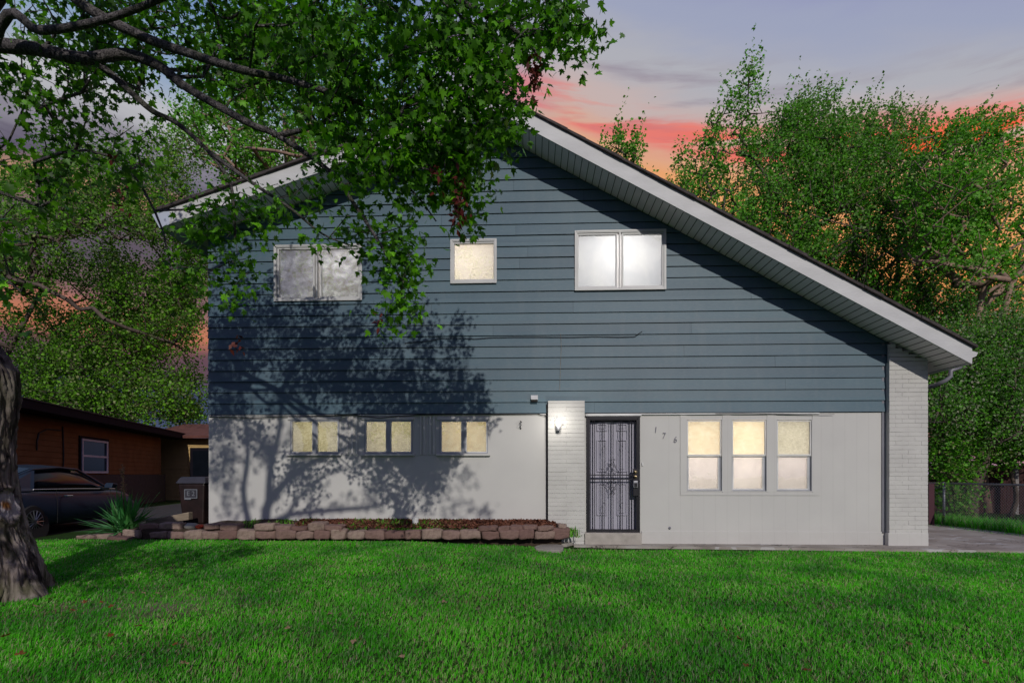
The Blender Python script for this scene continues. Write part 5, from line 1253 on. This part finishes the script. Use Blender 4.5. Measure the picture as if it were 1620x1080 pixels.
tot += bgtree('leafy_bush', 'overhanging leafy bush above the dark red board fence', 1600, 15, .05,
              [(1570, 715, 40, 18, 45), (1640, 700, 40, 30, 50), (1600, 690, 50, 20, 50)], 'bush', .085, 30, 38, group=None, twr=.14)
tot += bgtree('left_dense_tree', 'leafy tree behind the brown house roof close to the blue siding', 120, 31, .2,
              [(230, 480, 80, 60, 130), (170, 540, 90, 50, 160), (100, 590, 90, 40, 110), (80, 630, 80, 20, 40), (220, 655, 90, 16, 60), (290, 660, 30, 14, 16), (120, 640, 80, 18, 50), (250, 570, 60, 60, 60), (160, 440, 60, 40, 50), (290, 620, 40, 30, 22), (60, 540, 60, 60, 60), (200, 620, 90, 25, 70)], 'bgleafC', .15, 28, 39, group='trees beyond the brown house', twr=.34, dens=1.9, extra=[([(215, 700), (205, 640), (190, 580), (150, 520), (110, 470)], .13, .05), ([(200, 620), (240, 560), (280, 500), (300, 440)], .10, .03), ([(190, 580), (185, 520), (200, 460)], .08, .03)])
tot += bgtree('left_open_tree', 'open crowned tree with sunset sky showing through at the left edge', -60, 28, .2,
              [(60, 330, 100, 50, 70), (170, 340, 90, 50, 70), (250, 330, 60, 60, 50), (40, 420, 80, 50, 60), (300, 420, 40, 60, 36), (120, 270, 100, 40, 40), (-60, 420, 70, 120, 90), (270, 250, 60, 40, 26), (300, 500, 20, 60, 14)], 'bgleafC', .14, 26, 40, group='trees beyond the brown house', twr=.28, dens=2.7)
tot += bgtree('tall_pale_tree', 'tall pale barked tree standing behind the left roof slope', 480, 24, .3,
              [(450, 120, 90, 70, 110), (540, 70, 80, 60, 70), (350, 200, 70, 60, 80), (470, 230, 80, 40, 60), (390, 270, 50, 30, 40), (360, 90, 70, 60, 50), (560, 180, 50, 50, 40), (650, 150, 50, 60, 30)], 'bgleafA', .15, 20, 41, group='trees beyond the brown house', bark='palebark', twr=.24, dens=2.0,
              extra=[([(495, 330), (493, 240), (487, 160), (480, 90)], .2, .1), ([(455, 320), (453, 250), (448, 180)], .12, .06)])
print('bg leaves', tot)

# ------------------------------------------------------------------ fallen leaves on the lawn
r = np.random.default_rng(9)
spots = [(235, 899, 1), (160, 955, 1), (176, 965, 1), (190, 967, 0), (210, 942, 0), (225, 941, 0), (135, 957, 1), (118, 969, 1), (176, 1013, 1), (219, 995, 1), (277, 1026, 1), (293, 1016, 1), (5, 1012, 1), (30, 1042, 1), (292, 1055, 0), (525, 974, 0),
         (465, 922, 0), (248, 943, 0), (700, 951, 0), (1178, 955, 1), (1172, 1012, 1), (1177, 1053, 1), (1149, 997, 1), (966, 953, 0), (1276, 1063, 1), (1437, 1023, 0), (1385, 987, 0), (720, 975, 0), (705, 985, 0), (1562, 1055, 0), (62, 962, 0), (80, 948, 1), (455, 1000, 0), (1000, 948, 0), (560, 1015, 0), (640, 1040, 0)]
cnt_ = [0, 0]; spots.sort()
for i, (u, v, red) in enumerate(spots):
    p = G(u, v, .03); p.z = float(gz(p.x, p.y))+.045; s = r.uniform(.03, .05)
    sh = LEAF_MAPLE; m_ = MB(p); n0 = 0
    vs = [(0, .3*s, .004)]+[(x*s*1.1, y*s*1.1, r.uniform(-.004, .012)) for x, y in sh]; m_.v = vs
    m_.f = [(0, k, k+1 if k+1 < len(vs) else 1) for k in range(1, len(vs))]
    o = m_.build('fallen_leaf', M['deadleaf'] if red else M['deadtan']); o.rotation_euler = (r.uniform(-.5, .9), r.uniform(-.4, .4), r.uniform(0, 6.28))
    tag(o, ('small red brown leaf fallen on the lawn, %s such leaf counting from the left' if red else 'curled tan dry leaf on the lawn, %s such leaf counting from the left') % ORD[cnt_[red]], 'fallen leaf', 'leaves fallen on the lawn'); cnt_[red] += 1
